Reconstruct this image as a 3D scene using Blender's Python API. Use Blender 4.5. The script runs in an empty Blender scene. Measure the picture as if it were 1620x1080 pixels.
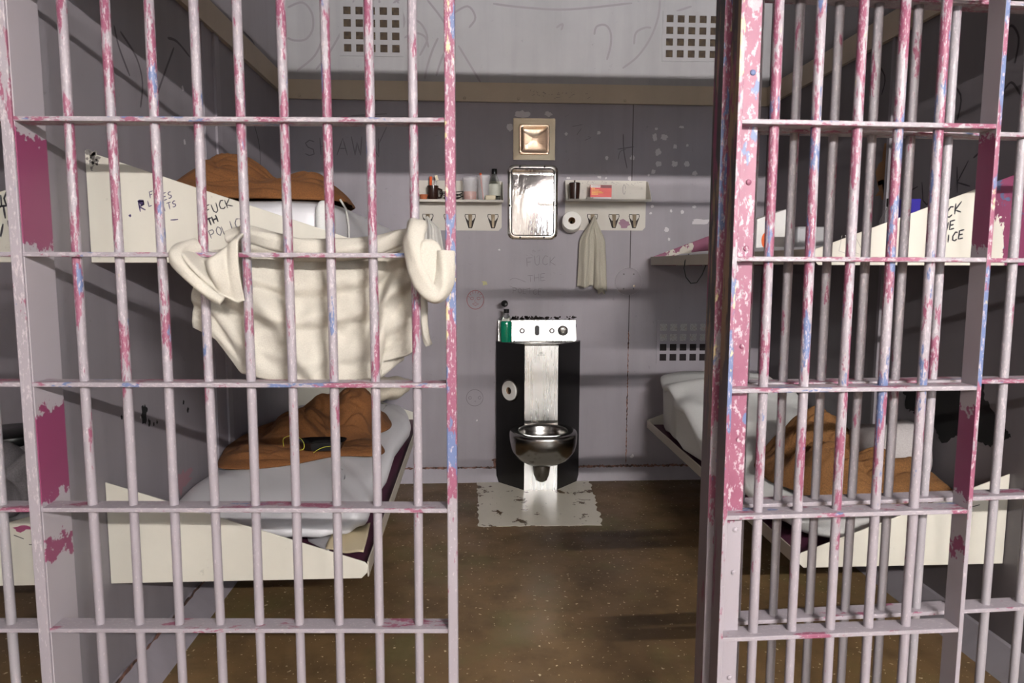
import bpy, bmesh, math, random, zlib, base64, struct
from mathutils import Vector, Matrix, noise
PI = math.pi
sc = bpy.context.scene
COL = sc.collection
# ------------------------------------------------------------------ mesh helpers
class G:
    """collects shapes in world coordinates, linked later as ONE mesh object"""
    def __init__(s): s.v = []; s.f = []
    def add(s, vs, fs):
        n = len(s.v); s.v += [tuple(v) for v in vs]; s.f += [tuple(i+n for i in f) for f in fs]; return s
    def box(s, x0, x1, y0, y1, z0, z1):
        vs = [(x, y, z) for z in (z0, z1) for y in (y0, y1) for x in (x0, x1)]
        return s.add(vs, [(0,2,3,1),(4,5,7,6),(0,1,5,4),(2,6,7,3),(0,4,6,2),(1,3,7,5)])
    def obox(s, c, ax, ay, az):
        """oriented box: centre and three half-axis vectors"""
        c, ax, ay, az = map(Vector, (c, ax, ay, az))
        vs = [c+i*ax+j*ay+k*az for k in (-1,1) for j in (-1,1) for i in (-1,1)]
        return s.add(vs, [(0,2,3,1),(4,5,7,6),(0,1,5,4),(2,6,7,3),(0,4,6,2),(1,3,7,5)])
    def prism(s, pts, a, b):
        """polygon pts (3D list) swept by vector b-a"""
        d = Vector(b)-Vector(a); n = len(pts)
        vs = [Vector(p) for p in pts]+[Vector(p)+d for p in pts]
        return s.add(vs, [tuple(range(n))[::-1], tuple(range(n, 2*n))]+[(i,(i+1)%n,n+(i+1)%n,n+i) for i in range(n)])
    def tube(s, pts, rad, seg=12, cap=True):
        pts = [Vector(p) for p in pts]; n = len(pts)
        rs = rad if isinstance(rad, (list, tuple)) else [rad]*n
        t = (pts[1]-pts[0]).normalized(); up = Vector((0,0,1)) if abs(t.z) < .9 else Vector((1,0,0))
        u = t.cross(up).normalized(); vs = []
        for i in range(n):
            t = (pts[min(i+1,n-1)]-pts[max(i-1,0)]).normalized()
            u = (u-t*u.dot(t)).normalized(); w = t.cross(u)
            for k in range(seg):
                a = 2*PI*k/seg; vs.append(pts[i]+(u*math.cos(a)+w*math.sin(a))*rs[i])
        fs = [(i*seg+k, i*seg+(k+1)%seg, (i+1)*seg+(k+1)%seg, (i+1)*seg+k) for i in range(n-1) for k in range(seg)]
        if cap: fs += [tuple(range(seg))[::-1], tuple(range((n-1)*seg, n*seg))]
        return s.add(vs, fs)
    def lathe(s, prof, c, axis=(0,0,1), seg=28, sx=1, sy=1, xdir=None, close=True):
        """prof: (radius, height) pairs about axis through c"""
        a = Vector(axis).normalized(); u = Vector(xdir) if xdir else (Vector((1,0,0)) if abs(a.x) < .9 else Vector((0,1,0)))
        u = (u-a*u.dot(a)).normalized(); w = a.cross(u); c = Vector(c); vs = []
        for r, h in prof:
            for k in range(seg):
                t = 2*PI*k/seg; vs.append(c+a*h+u*(r*sx*math.cos(t))+w*(r*sy*math.sin(t)))
        n = len(prof)
        fs = [(i*seg+k, i*seg+(k+1)%seg, (i+1)*seg+(k+1)%seg, (i+1)*seg+k) for i in range(n-1) for k in range(seg)]
        if close: fs += [tuple(range(seg))[::-1], tuple(range((n-1)*seg, n*seg))]
        return s.add(vs, fs)
    def grid(s, fn, nu, nv):
        vs = [fn(i/nu, j/nv) for j in range(nv+1) for i in range(nu+1)]
        return s.add(vs, [(j*(nu+1)+i, j*(nu+1)+i+1, (j+1)*(nu+1)+i+1, (j+1)*(nu+1)+i) for j in range(nv) for i in range(nu)])
    def stroke(s, pts, w, nrm, th=.0008):
        """a drawn line lying on a surface with normal nrm"""
        nrm = Vector(nrm).normalized(); pts = [Vector(p)+nrm*th for p in pts]
        if len(pts) < 2: return s
        vs = []
        for i, p in enumerate(pts):
            t = (pts[min(i+1,len(pts)-1)]-pts[max(i-1,0)])
            if t.length < 1e-9: t = Vector((0,0,1))
            q = nrm.cross(t.normalized())*(w/2)*(1 if 0 < i < len(pts)-1 else .6); vs += [p-q, p+q]
        return s.add(vs, [(2*i, 2*i+1, 2*i+3, 2*i+2) for i in range(len(pts)-1)])
    def blob(s, c, u, w, nrm, r, rnd, n=14, rag=.35, sy=1.0, th=.0008):
        """an irregular flat patch on a surface"""
        c, u, w, nrm = map(Vector, (c, u, w, nrm)); vs = [c+nrm*th]
        for k in range(n):
            a = 2*PI*k/n; q = r*(1+rnd.uniform(-rag, rag)); vs.append(c+nrm*th+u*(q*math.cos(a))+w*(q*sy*math.sin(a)))
        return s.add(vs, [(0, k+1, (k+1)%n+1) for k in range(n)])
def mesh(name, g, mat, smooth=False):
    me = bpy.data.meshes.new(name); me.from_pydata(g.v, [], g.f); me.update()
    if smooth:
        me.polygons.foreach_set('use_smooth', [True]*len(me.polygons))
        if smooth != 'all':
            try: me.set_sharp_from_angle(angle=math.radians(40))
            except Exception: pass
    for m in (mat if isinstance(mat, (list, tuple)) else [mat]): me.materials.append(m)
    return me
def wloc(o):
    v = Vector((0,0,0))
    while o: v += o.location; o = o.parent
    return v
def put(name, g, mat, parent=None, smooth=False, bevel=0, label=None, sub=0, solid=0, soff=-1):
    """links g as one object; its origin is its parent's place, or its own base when top-level"""
    if parent is not None: base = wloc(parent); loc = (0,0,0)
    else:
        xs, ys, zs = zip(*g.v); base = Vector(((min(xs)+max(xs))/2, (min(ys)+max(ys))/2, min(zs))); loc = base
    g2 = G(); g2.v = [(x-base.x, y-base.y, z-base.z) for x, y, z in g.v]; g2.f = g.f
    me = mesh(name, g2, mat, smooth)
    bm = bmesh.new(); bm.from_mesh(me); bmesh.ops.recalc_face_normals(bm, faces=bm.faces); bm.to_mesh(me); bm.free()
    o = bpy.data.objects.new(name, me); COL.objects.link(o); o.parent = parent; o.location = loc
    if solid:
        m = o.modifiers.new('thick', 'SOLIDIFY'); m.thickness = solid; m.offset = soff
    if bevel:
        m = o.modifiers.new('bev', 'BEVEL'); m.width = bevel; m.segments = 2; m.limit_method = 'ANGLE'; m.angle_limit = math.radians(35)
    if sub:
        m = o.modifiers.new('sub', 'SUBSURF'); m.levels = m.render_levels = sub
    if label: o['label'] = label
    return o
def thing(name, label, cat, loc, group=None):
    o = bpy.data.objects.new(name, None); COL.objects.link(o); o.location = loc; o.empty_display_size = .05
    o['label'] = label; o['category'] = cat
    if group: o['group'] = group
    return o
def tag(o, label, cat, group=None):
    o['label'] = label; o['category'] = cat
    if group: o['group'] = group
    return o
def struct_(name, g, mat, parent=None, **k):
    o = put(name, g, mat, parent, **k)
    if parent is None: o['kind'] = 'structure'
    return o
# ------------------------------------------------------------------ materials
def lin(c): return tuple((x/12.92 if x <= .04045 else ((x+.055)/1.055)**2.4) for x in (c[0]/255, c[1]/255, c[2]/255))+(1,)
class M:
    def __init__(s, name, base=(200,200,200), rough=.5, metal=0, **kw):
        s.m = bpy.data.materials.new(name); s.m.use_nodes = True; s.nt = s.m.node_tree; s.b = s.nt.nodes['Principled BSDF']
        s.b.inputs['Base Color'].default_value = lin(base); s.b.inputs['Roughness'].default_value = rough; s.b.inputs['Metallic'].default_value = metal
        for k, v in kw.items(): s.b.inputs[k].default_value = v
    def n(s, t, **k):
        x = s.nt.nodes.new(t)
        for a, v in k.items(): setattr(x, a, v)
        return x
    def l(s, a, b): s.nt.links.new(a, b)
    def coord(s, scale=(1,1,1), world=False, rnd=False, rot=(0,0,0)):
        if world: src = s.n('ShaderNodeNewGeometry').outputs['Position']
        else: src = s.n('ShaderNodeTexCoord').outputs['Object']
        if rnd:
            oi = s.n('ShaderNodeObjectInfo'); ad = s.n('ShaderNodeVectorMath', operation='MULTIPLY_ADD')
            cx = s.n('ShaderNodeCombineXYZ'); s.l(oi.outputs['Random'], cx.inputs[0]); s.l(oi.outputs['Random'], cx.inputs[1]); s.l(oi.outputs['Random'], cx.inputs[2])
            s.l(cx.outputs[0], ad.inputs[0]); ad.inputs[1].default_value = (37, 19, 53); s.l(src, ad.inputs[2]); src = ad.outputs[0]
        mp = s.n('ShaderNodeMapping'); mp.inputs['Scale'].default_value = scale; mp.inputs['Rotation'].default_value = rot; s.l(src, mp.inputs[0]); return mp.outputs[0]
    def noise(s, vec, scale=5, detail=4, rough=.6, off=None, dist=0):
        x = s.n('ShaderNodeTexNoise'); x.inputs['Scale'].default_value = scale; x.inputs['Detail'].default_value = detail; x.inputs['Roughness'].default_value = rough; x.inputs['Distortion'].default_value = dist
        if off:
            a = s.n('ShaderNodeVectorMath', operation='ADD'); a.inputs[1].default_value = off; s.l(vec, a.inputs[0]); vec = a.outputs[0]
        s.l(vec, x.inputs['Vector']); return x.outputs['Fac']
    def ramp(s, fac, lo, hi, a=0, b=1):
        x = s.n('ShaderNodeMapRange'); x.inputs[1].default_value = lo; x.inputs[2].default_value = hi; x.inputs[3].default_value = a; x.inputs[4].default_value = b; s.l(fac, x.inputs[0]); return x.outputs[0]
    def math(s, op, a, b=None):
        x = s.n('ShaderNodeMath', operation=op)
        for i, q in enumerate((a, b)):
            if q is None: continue
            if isinstance(q, (int, float)): x.inputs[i].default_value = q
            else: s.l(q, x.inputs[i])
        return x.outputs[0]
    def mix(s, fac, a, b):
        x = s.n('ShaderNodeMix', data_type='RGBA')
        if isinstance(fac, (int, float)): x.inputs[0].default_value = fac
        else: s.l(fac, x.inputs[0])
        for i, q in ((6, a), (7, b)):
            if isinstance(q, tuple): x.inputs[i].default_value = q if len(q) == 4 else lin(q)
            else: s.l(q, x.inputs[i])
        return x.outputs[2]
    def color(s, c): s.l(c, s.b.inputs['Base Color']); return s
    def bump(s, h, strength=.3, dist=.002):
        x = s.n('ShaderNodeBump'); x.inputs['Strength'].default_value = strength; x.inputs['Distance'].default_value = dist; s.l(h, x.inputs['Height']); s.l(x.outputs[0], s.b.inputs['Normal']); return s
def bar_paint(name, scale, off, pink=.5, blue=.6, cream=.68, zlo=.55, zhi=1.25, extra=.16, base=(149,141,147)):
    """old lavender paint worn through to pink, blue and cream coats; more worn higher up where hands hold"""
    m = M(name, base, .48); v = m.coord(scale, world=True, rnd=True)
    z = m.n('ShaderNodeSeparateXYZ'); g = m.n('ShaderNodeNewGeometry'); m.l(g.outputs['Position'], z.inputs[0])
    wear = m.ramp(z.outputs[2], zlo, zhi, -extra, .0)
    big = m.noise(v, 1, 5, .62, off)
    fine = m.noise(v, 5, 4, .7, (off[0]+7, off[1], off[2]))
    k = m.math('ADD', m.math('ADD', m.math('MULTIPLY', big, .74), m.math('MULTIPLY', fine, .26)), wear)
    fp = m.ramp(k, pink, pink+.012)
    k2 = m.math('ADD', m.math('ADD', m.math('MULTIPLY', m.noise(v, 1.1, 4, .6, (off[0]+31, off[1]+3, 5)), .85), m.math('MULTIPLY', fine, .15)), wear)
    fb = m.ramp(k2, blue, blue+.012)
    k3 = m.math('ADD', m.noise(v, 1.7, 5, .7, (off[0]+51, off[1]+13, 5)), wear); fc = m.ramp(k3, cream, cream+.01)
    ch = m.math('ADD', m.noise(v, 9, 4, .75, (3, off[1], 9)), m.math('MULTIPLY', wear, .5)); fw = m.ramp(ch, .56, .58)
    tone = m.mix(m.noise(v, .6, 2), base, tuple(int(c*.93) for c in base))
    pk = m.mix(m.noise(v, 3, 3), (118,58,82), (140,84,104))
    c = m.mix(fp, tone, pk); c = m.mix(fb, c, (88,102,138)); c = m.mix(fc, c, (186,172,132)); c = m.mix(m.math('MULTIPLY', fw, .8), c, (180,168,173))
    m.color(c)
    m.bump(m.math('ADD', m.math('MULTIPLY', fp, -.6), m.math('ADD', m.math('MULTIPLY', fb, -.3), m.math('MULTIPLY', fine, .5))), .35, .0015)
    return m.m
BAR = bar_paint('worn_bar_paint', (26,26,5.5), (0,0,0), pink=.515, blue=.60, cream=.69)
BARR = bar_paint('worn_gate_paint', (30,30,6), (11,4,2), pink=.50, blue=.585, cream=.68, zlo=.35, zhi=1.1)
BARB = bar_paint('worn_rear_bar_paint', (26,26,5), (5,2,8), pink=.575, blue=.70, cream=.75, zlo=.4, zhi=1.0, base=(148,143,147))
CROSS = bar_paint('worn_crossbar_paint', (7,24,24), (2,2,2), pink=.51, blue=.60, cream=.69, zlo=.3, zhi=1.1, extra=.1)
LPOST = bar_paint('old_post_paint', (20,20,5), (9,3,1), pink=.575, blue=.66, cream=.72, zlo=.45, zhi=1.1, extra=.1)
POST = bar_paint('worn_post_paint', (18,18,5), (4,8,1), pink=.44, blue=.53, cream=.60, zlo=.45, zhi=1.1, extra=.16)
PLATE = bar_paint('worn_plate_paint', (9,9,4.5), (14,8,1), pink=.36, blue=.59, cream=.70, zlo=.68, zhi=.78, extra=.3, base=(150,142,148))
def post_side():
    m = M('flaked_post_side_paint', (170,164,168), .45); v = m.coord((1,1,1), world=True); k = m.noise(v, 28, 6, .65)
    z = m.n('ShaderNodeSeparateXYZ'); m.l(v, z.inputs[0]); zz = m.math('ADD', z.outputs[2], m.ramp(k, 0, 1, -.09, .09)); f = None
    for a, b in ((1.40,1.66),(.77,1.00),(.62,.66)):
        w = m.math('MULTIPLY', m.math('GREATER_THAN', zz, a), m.math('LESS_THAN', zz, b)); f = w if f is None else m.math('MAXIMUM', f, w)
    c = m.mix(f, (160,153,158), (128,56,90)); m.color(c); m.bump(f, -.3, .0015); return m.m
PSIDE = post_side()
def shaded_post():  # dark tone paints in the unlit side's shade; the patches are wear
    m = M('shaded_worn_paint', (44,40,42), .5); v = m.coord((22,22,3.2), world=True); k = m.noise(v, 1, 6, .65)
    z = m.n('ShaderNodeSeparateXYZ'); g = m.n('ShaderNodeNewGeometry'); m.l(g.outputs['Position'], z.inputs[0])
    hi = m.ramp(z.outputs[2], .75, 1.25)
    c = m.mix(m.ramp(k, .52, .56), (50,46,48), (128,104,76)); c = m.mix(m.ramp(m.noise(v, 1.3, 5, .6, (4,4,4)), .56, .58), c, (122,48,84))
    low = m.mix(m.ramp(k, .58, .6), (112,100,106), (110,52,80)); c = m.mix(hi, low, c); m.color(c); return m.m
DPOST = shaded_post()
def wall_paint(name, base, dirt=.25, streak=True):
    m = M(name, base, .55); v = m.coord((1,1,1), world=True)
    n1 = m.noise(v, 1.6, 5, .6); n2 = m.noise(m.coord((9,9,.8), world=True), 1, 4, .6); n3 = m.noise(v, 26, 5, .7)
    d = tuple(int(c*.86) for c in base); l_ = tuple(min(255, int(c*1.05)) for c in base)
    c = m.mix(n1, d, l_); c = m.mix(m.ramp(n2, .45, .75, 0, dirt), c, tuple(int(q*.72) for q in base)); c = m.mix(m.ramp(n3, .66, .72, 0, .35), c, tuple(int(q*.7) for q in base))
    m.color(c); m.bump(m.math('ADD', n3, m.math('MULTIPLY', m.noise(v, 7, 3), 1.5)), .12, .004); return m.m
WALL = wall_paint('lavender_grey_wall_paint', (152,145,152))
WALLR_SHADED = wall_paint('shade_toned_partition_paint', (112,107,111))  # right partition: colour darkened to stand in for its shade
WALLD = wall_paint('grey_partition_paint', (138,132,138))
UPPER_LIT = wall_paint('upper_paint_with_light', (164,163,166))  # lightened colour carries the stronger light above the beam
CORR = wall_paint('off_white_corridor_paint', (150,148,144), .1)
CEIL = wall_paint('ceiling_paint', (150,148,150), .1)
TAN = wall_paint('tan_beam_paint', (190,175,154), .15)
CREAM = wall_paint('cream_bunk_paint', (204,200,188), .06)
CREAMD = wall_paint('dull_cream_paint', (186,178,164), .12)
def flaked(name, top, under, scale, thr, off=(0,0,0)):
    m = M(name, top, .45); v = m.coord(scale, world=True); k = m.noise(v, 1, 7, .62, off); f = m.ramp(k, thr, thr+.008)
    c = m.mix(f, top, under); m.color(c); m.bump(f, -.3, .001); return m.m
def creamr():
    m = M('cream_paint_flaked_to_pink', (204,200,188), .45); v = m.coord((1,1,1), world=True); z = m.n('ShaderNodeSeparateXYZ'); m.l(v, z.inputs[0])
    k = m.math('ADD', m.math('ADD', z.outputs[0], m.math('MULTIPLY', z.outputs[2], .45)), m.ramp(m.noise(m.coord((1,1,.5), world=True), 14, 6, .65), 0, 1, -.20, .20))
    f = m.ramp(k, 2.385, 2.39); b = m.ramp(m.noise(v, 9, 5, .6, (3,3,3)), .60, .62)
    c = m.mix(f, (204,200,188), m.mix(b, (116,48,80), (74,84,116))); m.color(c); m.bump(f, -.3, .001); return m.m
CREAMR = creamr()
CREAMG = flaked('pink_paint_under_flaked_cream', (128,56,88), (196,188,176), (5,5,4), .56, (1,0,3))
def floor_mat():
    m = M('brown_painted_concrete', (90,72,48), .3); v = m.coord((1,1,1), world=True)
    a = m.noise(v, 1.1, 5, .6); b = m.noise(v, 5, 6, .65); s = m.noise(v, 62, 3, .5, (3,3,3)); s2 = m.noise(v, 30, 4, .6, (8,1,3))
    c = m.mix(m.ramp(a, .35, .65), (94,74,50), (128,102,68)); c = m.mix(m.ramp(b, .48, .7, 0, .55), c, (76,62,44)); c = m.mix(m.ramp(m.noise(v, 2.6, 4, .6, (5,9,0)), .52, .68, 0, .5), c, (100,98,58))
    c = m.mix(m.ramp(s, .675, .685), c, (215,200,168)); c = m.mix(m.ramp(s2, .70, .71), c, (190,176,150)); m.color(c)
    m.l(m.ramp(b, .3, .7, .32, .6), m.b.inputs['Roughness']); m.bump(m.math('ADD', b, m.math('MULTIPLY', s, .3)), .15, .003); return m.m
FLOOR = floor_mat()
def patch_mat():
    m = M('grey_patch_paint', (168,162,146), .35); v = m.coord((1,1,1), world=True)
    k = m.noise(v, 9, 6, .62, (2,3,0)); k2 = m.noise(v, 30, 5, .7, (6,3,0))
    c = m.mix(m.noise(v, 4, 4), (206,200,184), (228,222,206)); c = m.mix(m.ramp(k, .60, .608), c, (96,76,50)); c = m.mix(m.ramp(k2, .66, .67), c, (62,54,44)); m.color(c); return m.m
PATCH = patch_mat()
def rust_mat():
    m = M('rusty_dirt', (96,50,34), .8); v = m.coord((1,1,1), world=True); m.color(m.mix(m.ramp(m.noise(v, 30, 5, .7), .42, .6), (56,42,38), (138,100,88))); return m.m
RUST = rust_mat()
def steel(name, base, rough, bs=0, sc_=(1,1,1)):
    m = M(name, base, rough, 1); v = m.coord(sc_, world=False); n = m.noise(v, 6, 3); m.l(m.ramp(n, .3, .7, rough*.95, rough*1.12), m.b.inputs['Roughness'])
    if bs: m.bump(n, bs, .01)
    return m.m
STEEL = steel('brushed_stainless_steel', (218,216,212), .28, 0, (30,30,1.5))
STEELF = steel('wavy_stainless_steel', (220,220,218), .27, .006, (9,9,.5))
MIRROR = steel('polished_metal_mirror', (146,142,139), .07, .16, (2.6,2.6,1.2))
FRAME = steel('polished_metal_frame', (226,222,214), .12)
NICKEL = steel('dull_metal', (150,136,116), .34)
SOAP = steel('warm_polished_recess', (236,206,178), .14, .05, (6,6,6))
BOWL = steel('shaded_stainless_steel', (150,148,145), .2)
DSTEEL = steel('darkened_steel', (120,116,112), .24)
BLACKP = M('black_side_panel', (26,25,25), .34).m
BLACK = M('black_plastic', (16,16,17), .3).m
SOOT = M('soot_black', (8,8,8), .95).m
INK = M('black_marker_ink', (34,32,40), .6).m
INKP = M('purple_marker_ink', (52,36,84), .6).m
PENCIL = M('faint_pencil', (110,103,109), .8).m
PENCIL2 = M('soft_graphite', (142,138,142), .8).m
REDINK = M('faded_red_crayon', (140,96,100), .8).m
CHIPW = M('pale_bare_patch', (196,190,194), .7).m
PINKP = M('old_pink_paint', (140,66,98), .5).m
PURP = wall_paint('dark_purple_pan_paint', (84,40,62), .2)
def cloth(name, base, sc1=260, dark=.75, bump=.35, var=.12):
    m = M(name, base, .95); v = m.coord((1,1,1)); n = m.noise(v, sc1, 3, .7); n2 = m.noise(v, 6, 4)
    d = tuple(int(c*dark) for c in base); c = m.mix(m.ramp(n, .3, .7), d, base); c = m.mix(m.ramp(n2, .4, .7, 0, var*3), c, d); m.color(c); m.bump(n, bump, .0025); return m.m
BROWN = cloth('brown_wool', (136,86,43), 220, .7)
BROWN2 = cloth('dark_tan_wool', (138,94,50), 220, .66)
TOWEL = cloth('cream_terry', (190,185,173), 420, .9, .6, .05)
WHITEC = cloth('white_cotton', (224,222,216), 300, .93, .2, .06)
SHEET = cloth('grey_white_sheet', (222,222,219), 300, .93, .15, .08)
GREYC = cloth('limp_grey_towel', (194,188,172), 380, .86, .5, .1)
VINYL = M('grey_vinyl', (214,213,216), .45).m
DGREY = cloth('dark_grey_cloth', (110,106,108), 200, .8)
PLAST = M('frosted_plastic', (226,224,226), .25).m
_b = PLAST.node_tree.nodes['Principled BSDF']; _b.inputs['Alpha'].default_value = .3; _b.inputs['Roughness'].default_value = .35
GLASS = M('clear_plastic', (240,244,240), .05); GLASS.b.inputs['Transmission Weight'].default_value = 1; GLASS.b.inputs['IOR'].default_value = 1.3; GLASS = GLASS.m
ORANGE = M('orange_drink', (226,120,70), .3).m
ORP = M('orange_plastic', (226,92,40), .4).m
GREEN = M('green_mouthwash', (20,170,130), .1); GREEN.b.inputs['Transmission Weight'].default_value = .55; GREEN = GREEN.m
MUG = M('dark_brown_plastic', (52,34,28), .22).m
TERRA = M('terracotta_plastic', (196,116,78), .5).m
SOAPW = M('cream_soap', (226,214,184), .5).m
PAPER = M('tissue_paper', (232,230,224), .9).m
CARD = M('cardboard', (140,104,70), .9).m
KRAFT = M('manila_paper', (206,192,160), .85).m
REDB = M('red_carton', (214,52,38), .45).m
YEL = M('yellow_print', (244,196,70), .5).m
WPR = M('white_print', (238,232,228), .5).m
BLUEP = M('blue_plastic', (50,40,150), .4).m
YELC = M('yellow_green_cord', (200,200,60), .5).m
WHITE = M('white_enamel', (230,228,224), .4).m
ORLAB = M('orange_sticker', (232,98,30), .5).m
def mesh_mat():
    m = M('dusty_vent_mesh', (110,96,74), .8); v = m.coord((1,1,1)); w = m.n('ShaderNodeTexChecker'); w.inputs['Scale'].default_value = 190; m.l(v, w.inputs['Vector'])
    c = m.mix(w.outputs['Fac'], (34,28,24), (112,94,70)); c = m.mix(m.ramp(m.noise(v, 60, 4, .7), .4, .6), c, (46,36,30)); m.color(c); return m.m
VMESH = mesh_mat()
VDARK = M('dark_vent_hole', (30,22,24), .9).m
def emis(name, col, s):
    m = M(name, col, .5); m.b.inputs['Emission Color'].default_value = lin(col); m.b.inputs['Emission Strength'].default_value = s; return m.m
TUBE = emis('lit_fluorescent_tube', (255,250,240), 30)
# ------------------------------------------------------------------ handwriting
FONT = {'A':[[(0,0),(.5,1),(1,0)],[(.2,.4),(.8,.4)]],'C':[[(1,.9),(.5,1),(.05,.6),(.1,.15),(.6,0),(1,.15)]],'D':[[(0,0),(0,1),(.7,.85),(1,.5),(.7,.1),(0,0)]],
'E':[[(1,1),(0,1),(0,0),(1,0)],[(0,.5),(.8,.5)]],'F':[[(0,0),(0,1),(1,1)],[(0,.5),(.7,.55)]],'H':[[(0,0),(0,1)],[(1,0),(1,1)],[(0,.5),(1,.5)]],
'I':[[(.5,0),(.5,1)]],'K':[[(0,0),(0,1)],[(.9,1),(0,.4),(1,0)]],'L':[[(0,1),(0,0),(.8,0)]],'N':[[(0,0),(0,1),(1,0),(1,1)]],
'O':[[(.5,1),(.05,.7),(.05,.3),(.5,0),(.95,.3),(.95,.7),(.5,1)]],'P':[[(0,0),(0,1),(.8,.95),(.9,.7),(.7,.5),(0,.45)]],'R':[[(0,0),(0,1),(.8,.95),(.8,.6),(0,.5),(.9,0)]],
'S':[[(.95,.9),(.5,1),(.1,.8),(.3,.55),(.8,.4),(.85,.1),(.4,0),(0,.12)]],'T':[[(.5,0),(.5,1)],[(-.1,1),(1.1,.95)]],'U':[[(0,1),(.05,.25),(.4,0),(.8,.15),(.95,1)]],
'V':[[(0,1),(.5,0),(1,1)]],'W':[[(0,1),(.25,0),(.5,.7),(.75,0),(1,1)]],'!':[[(.4,1),(.4,.35)],[(.4,.12),(.42,0)]],'Y':[[(0,1),(.5,.5),(1,1)],[(.5,.5),(.5,0)]]}
def write(g, text, o, u, w, h, nrm, th, rnd, gap=.38, asp=.62):
    """text from corner o along unit u, letters of height h along unit w"""
    o, u, w = Vector(o), Vector(u).normalized(), Vector(w).normalized(); x = 0
    for ch in text:
        if ch in FONT:
            sk = rnd.uniform(-.12, .12); hh = h*rnd.uniform(.88, 1.1); dy = rnd.uniform(-.08, .08)*h
            for pl in FONT[ch]:
                pts = []
                for a, b in zip(pl[:-1], pl[1:]):
                    for k in range(3): t = k/3; pts.append((a[0]+(b[0]-a[0])*t, a[1]+(b[1]-a[1])*t))
                pts.append(pl[-1])
                g.stroke([o+u*(x+(px+sk*py)*h*asp)+w*(py*hh+dy) for px, py in pts], th, nrm)
        x += h*(asp+gap*asp)
    return g
# ------------------------------------------------------------------ camera (24-26 mm lens, eye height 1.35 m, looking a little down and right)
H = 1.352; F, YAW, PIT, ROL = 1105.9, .0554, .1076, .0031
cy, sy, cp, sp, cr, sr = math.cos(YAW), math.sin(YAW), math.cos(PIT), math.sin(PIT), math.cos(ROL), math.sin(ROL)
fw = Vector((sy*cp, cy*cp, -sp)); rt = Vector((cy, -sy, 0)); up = rt.cross(fw)
rt, up = rt*cr+up*sr, up*cr-rt*sr
cam = bpy.data.cameras.new('camera'); co = bpy.data.objects.new('camera', cam); COL.objects.link(co); sc.camera = co
mx = Matrix((( rt.x, up.x, -fw.x, 0), (rt.y, up.y, -fw.y, 0), (rt.z, up.z, -fw.z, H), (0,0,0,1))); co.matrix_world = mx
cam.sensor_width = 36; cam.lens = 36*F/1620; cam.clip_start = .05
cam.dof.use_dof = True; cam.dof.focus_distance = 4.0; cam.dof.aperture_fstop = 6.3
def ray(x, y): return fw*F+rt*(x-810)-up*(y-540)
def aY(x, y, Y): d = ray(x, y); return d*(Y/d.y)+Vector((0,0,H))
def aX(x, y, X): d = ray(x, y); return d*(X/d.x)+Vector((0,0,H))
def aZ(x, y, Z): d = ray(x, y); return d*((Z-H)/d.z)+Vector((0,0,H))
XL, XR, YB, ZC = -1.1, 1.808, 4.32, 3.05
rnd = random.Random(5)
# ------------------------------------------------------------------ the room
struct_('floor', G().box(-6, 7, -4.2, 6, -.1, 0), FLOOR)
struct_('ceiling', G().box(-6, 7, -4.2, 6, ZC, ZC+.1), CEIL)
wb = struct_('wall_back', G().box(-6, 7, YB, YB+.15, 0, 2.43).box(-6, 7, YB, YB+.15, 2.43, ZC), [WALL, UPPER_LIT])
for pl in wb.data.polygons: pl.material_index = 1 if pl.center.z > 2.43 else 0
struct_('wall_left', G().box(XL-.025, XL, 1.80, YB, 0, ZC), WALLD)
struct_('wall_right', G().box(XR, XR+.025, 1.80, YB, 0, ZC), WALLR_SHADED)
struct_('trim_8', G().box(.98, 1.16, -3.1, -3.03, 0, 3.05), M('corridor_pilaster_paint', (84,84,88), .5).m)
struct_('wall_far_left', G().box(-4.2, -4.1, -4, YB, 0, ZC), WALLD)
struct_('wall_far_right', G().box(5.2, 5.3, -4, YB, 0, ZC), WALLD)
# corridor wall behind the viewer with a real window opening
YC = -3.1; wx0, wx1, wz0, wz1 = 1.28, 2.4, 1.3, 2.2
g = G().box(-6, wx0, YC-.15, YC, 0, ZC).box(wx1, 7, YC-.15, YC, 0, ZC).box(wx0, wx1, YC-.15, YC, 0, wz0).box(wx0, wx1, YC-.15, YC, wz1, ZC)
struct_('wall_front', g, CORR)
g = G()
for i in range(5): x = wx0+(wx1-wx0)*i/4; g.box(x-.018, x+.018, YC-.1, YC-.05, wz0, wz1)
for i in range(4): z = wz0+(wz1-wz0)*i/3; g.box(wx0, wx1, YC-.1, YC-.05, z-.018, z+.018)
wf = struct_('window_1', g, WHITE)
put('pane', G().box(wx0, wx1, YC-.08, YC-.075, wz0, wz1), M('window_glass', (225,240,245), .0, **{'Transmission Weight':1}).m, wf)
# beams, kerbs, seams
g = G().box(XL, XR, YB-.02, YB, 2.326, 2.436)
for px in (475, 735, 820, 988): p = aY(px, 158, YB); g.lathe([(.009,0),(.007,.005),(0,.007)], (p.x, YB-.02, 2.345), (0,-1,0), 10, close=False)
b = struct_('trim_1', g, TAN)
struct_('trim_2', G().box(XL, XL+.02, 1.80, YB-.02, 2.326, 2.436), TAN)
struct_('trim_3', G().box(XR-.02, XR, 1.80, YB-.02, 2.326, 2.436), TAN)
struct_('baseboard_back', G().prism([(XL,YB,0),(XL,YB-.05,0),(XL,YB-.018,.085),(XL,YB,.088)], (XL,0,0), (XR,0,0)), WALL)
struct_('baseboard_left', G().prism([(XL,1.81,0),(XL+.085,1.81,0),(XL+.012,1.81,.082),(XL,1.81,.086)], (0,1.81,0), (0,YB-.05,0)), WALL)
struct_('baseboard_right', G().prism([(XR,1.81,0),(XR-.085,1.81,0),(XR-.012,1.81,.082),(XR,1.81,.086)], (0,1.81,0), (0,YB-.05,0)), WALLD)
g = G()
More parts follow.
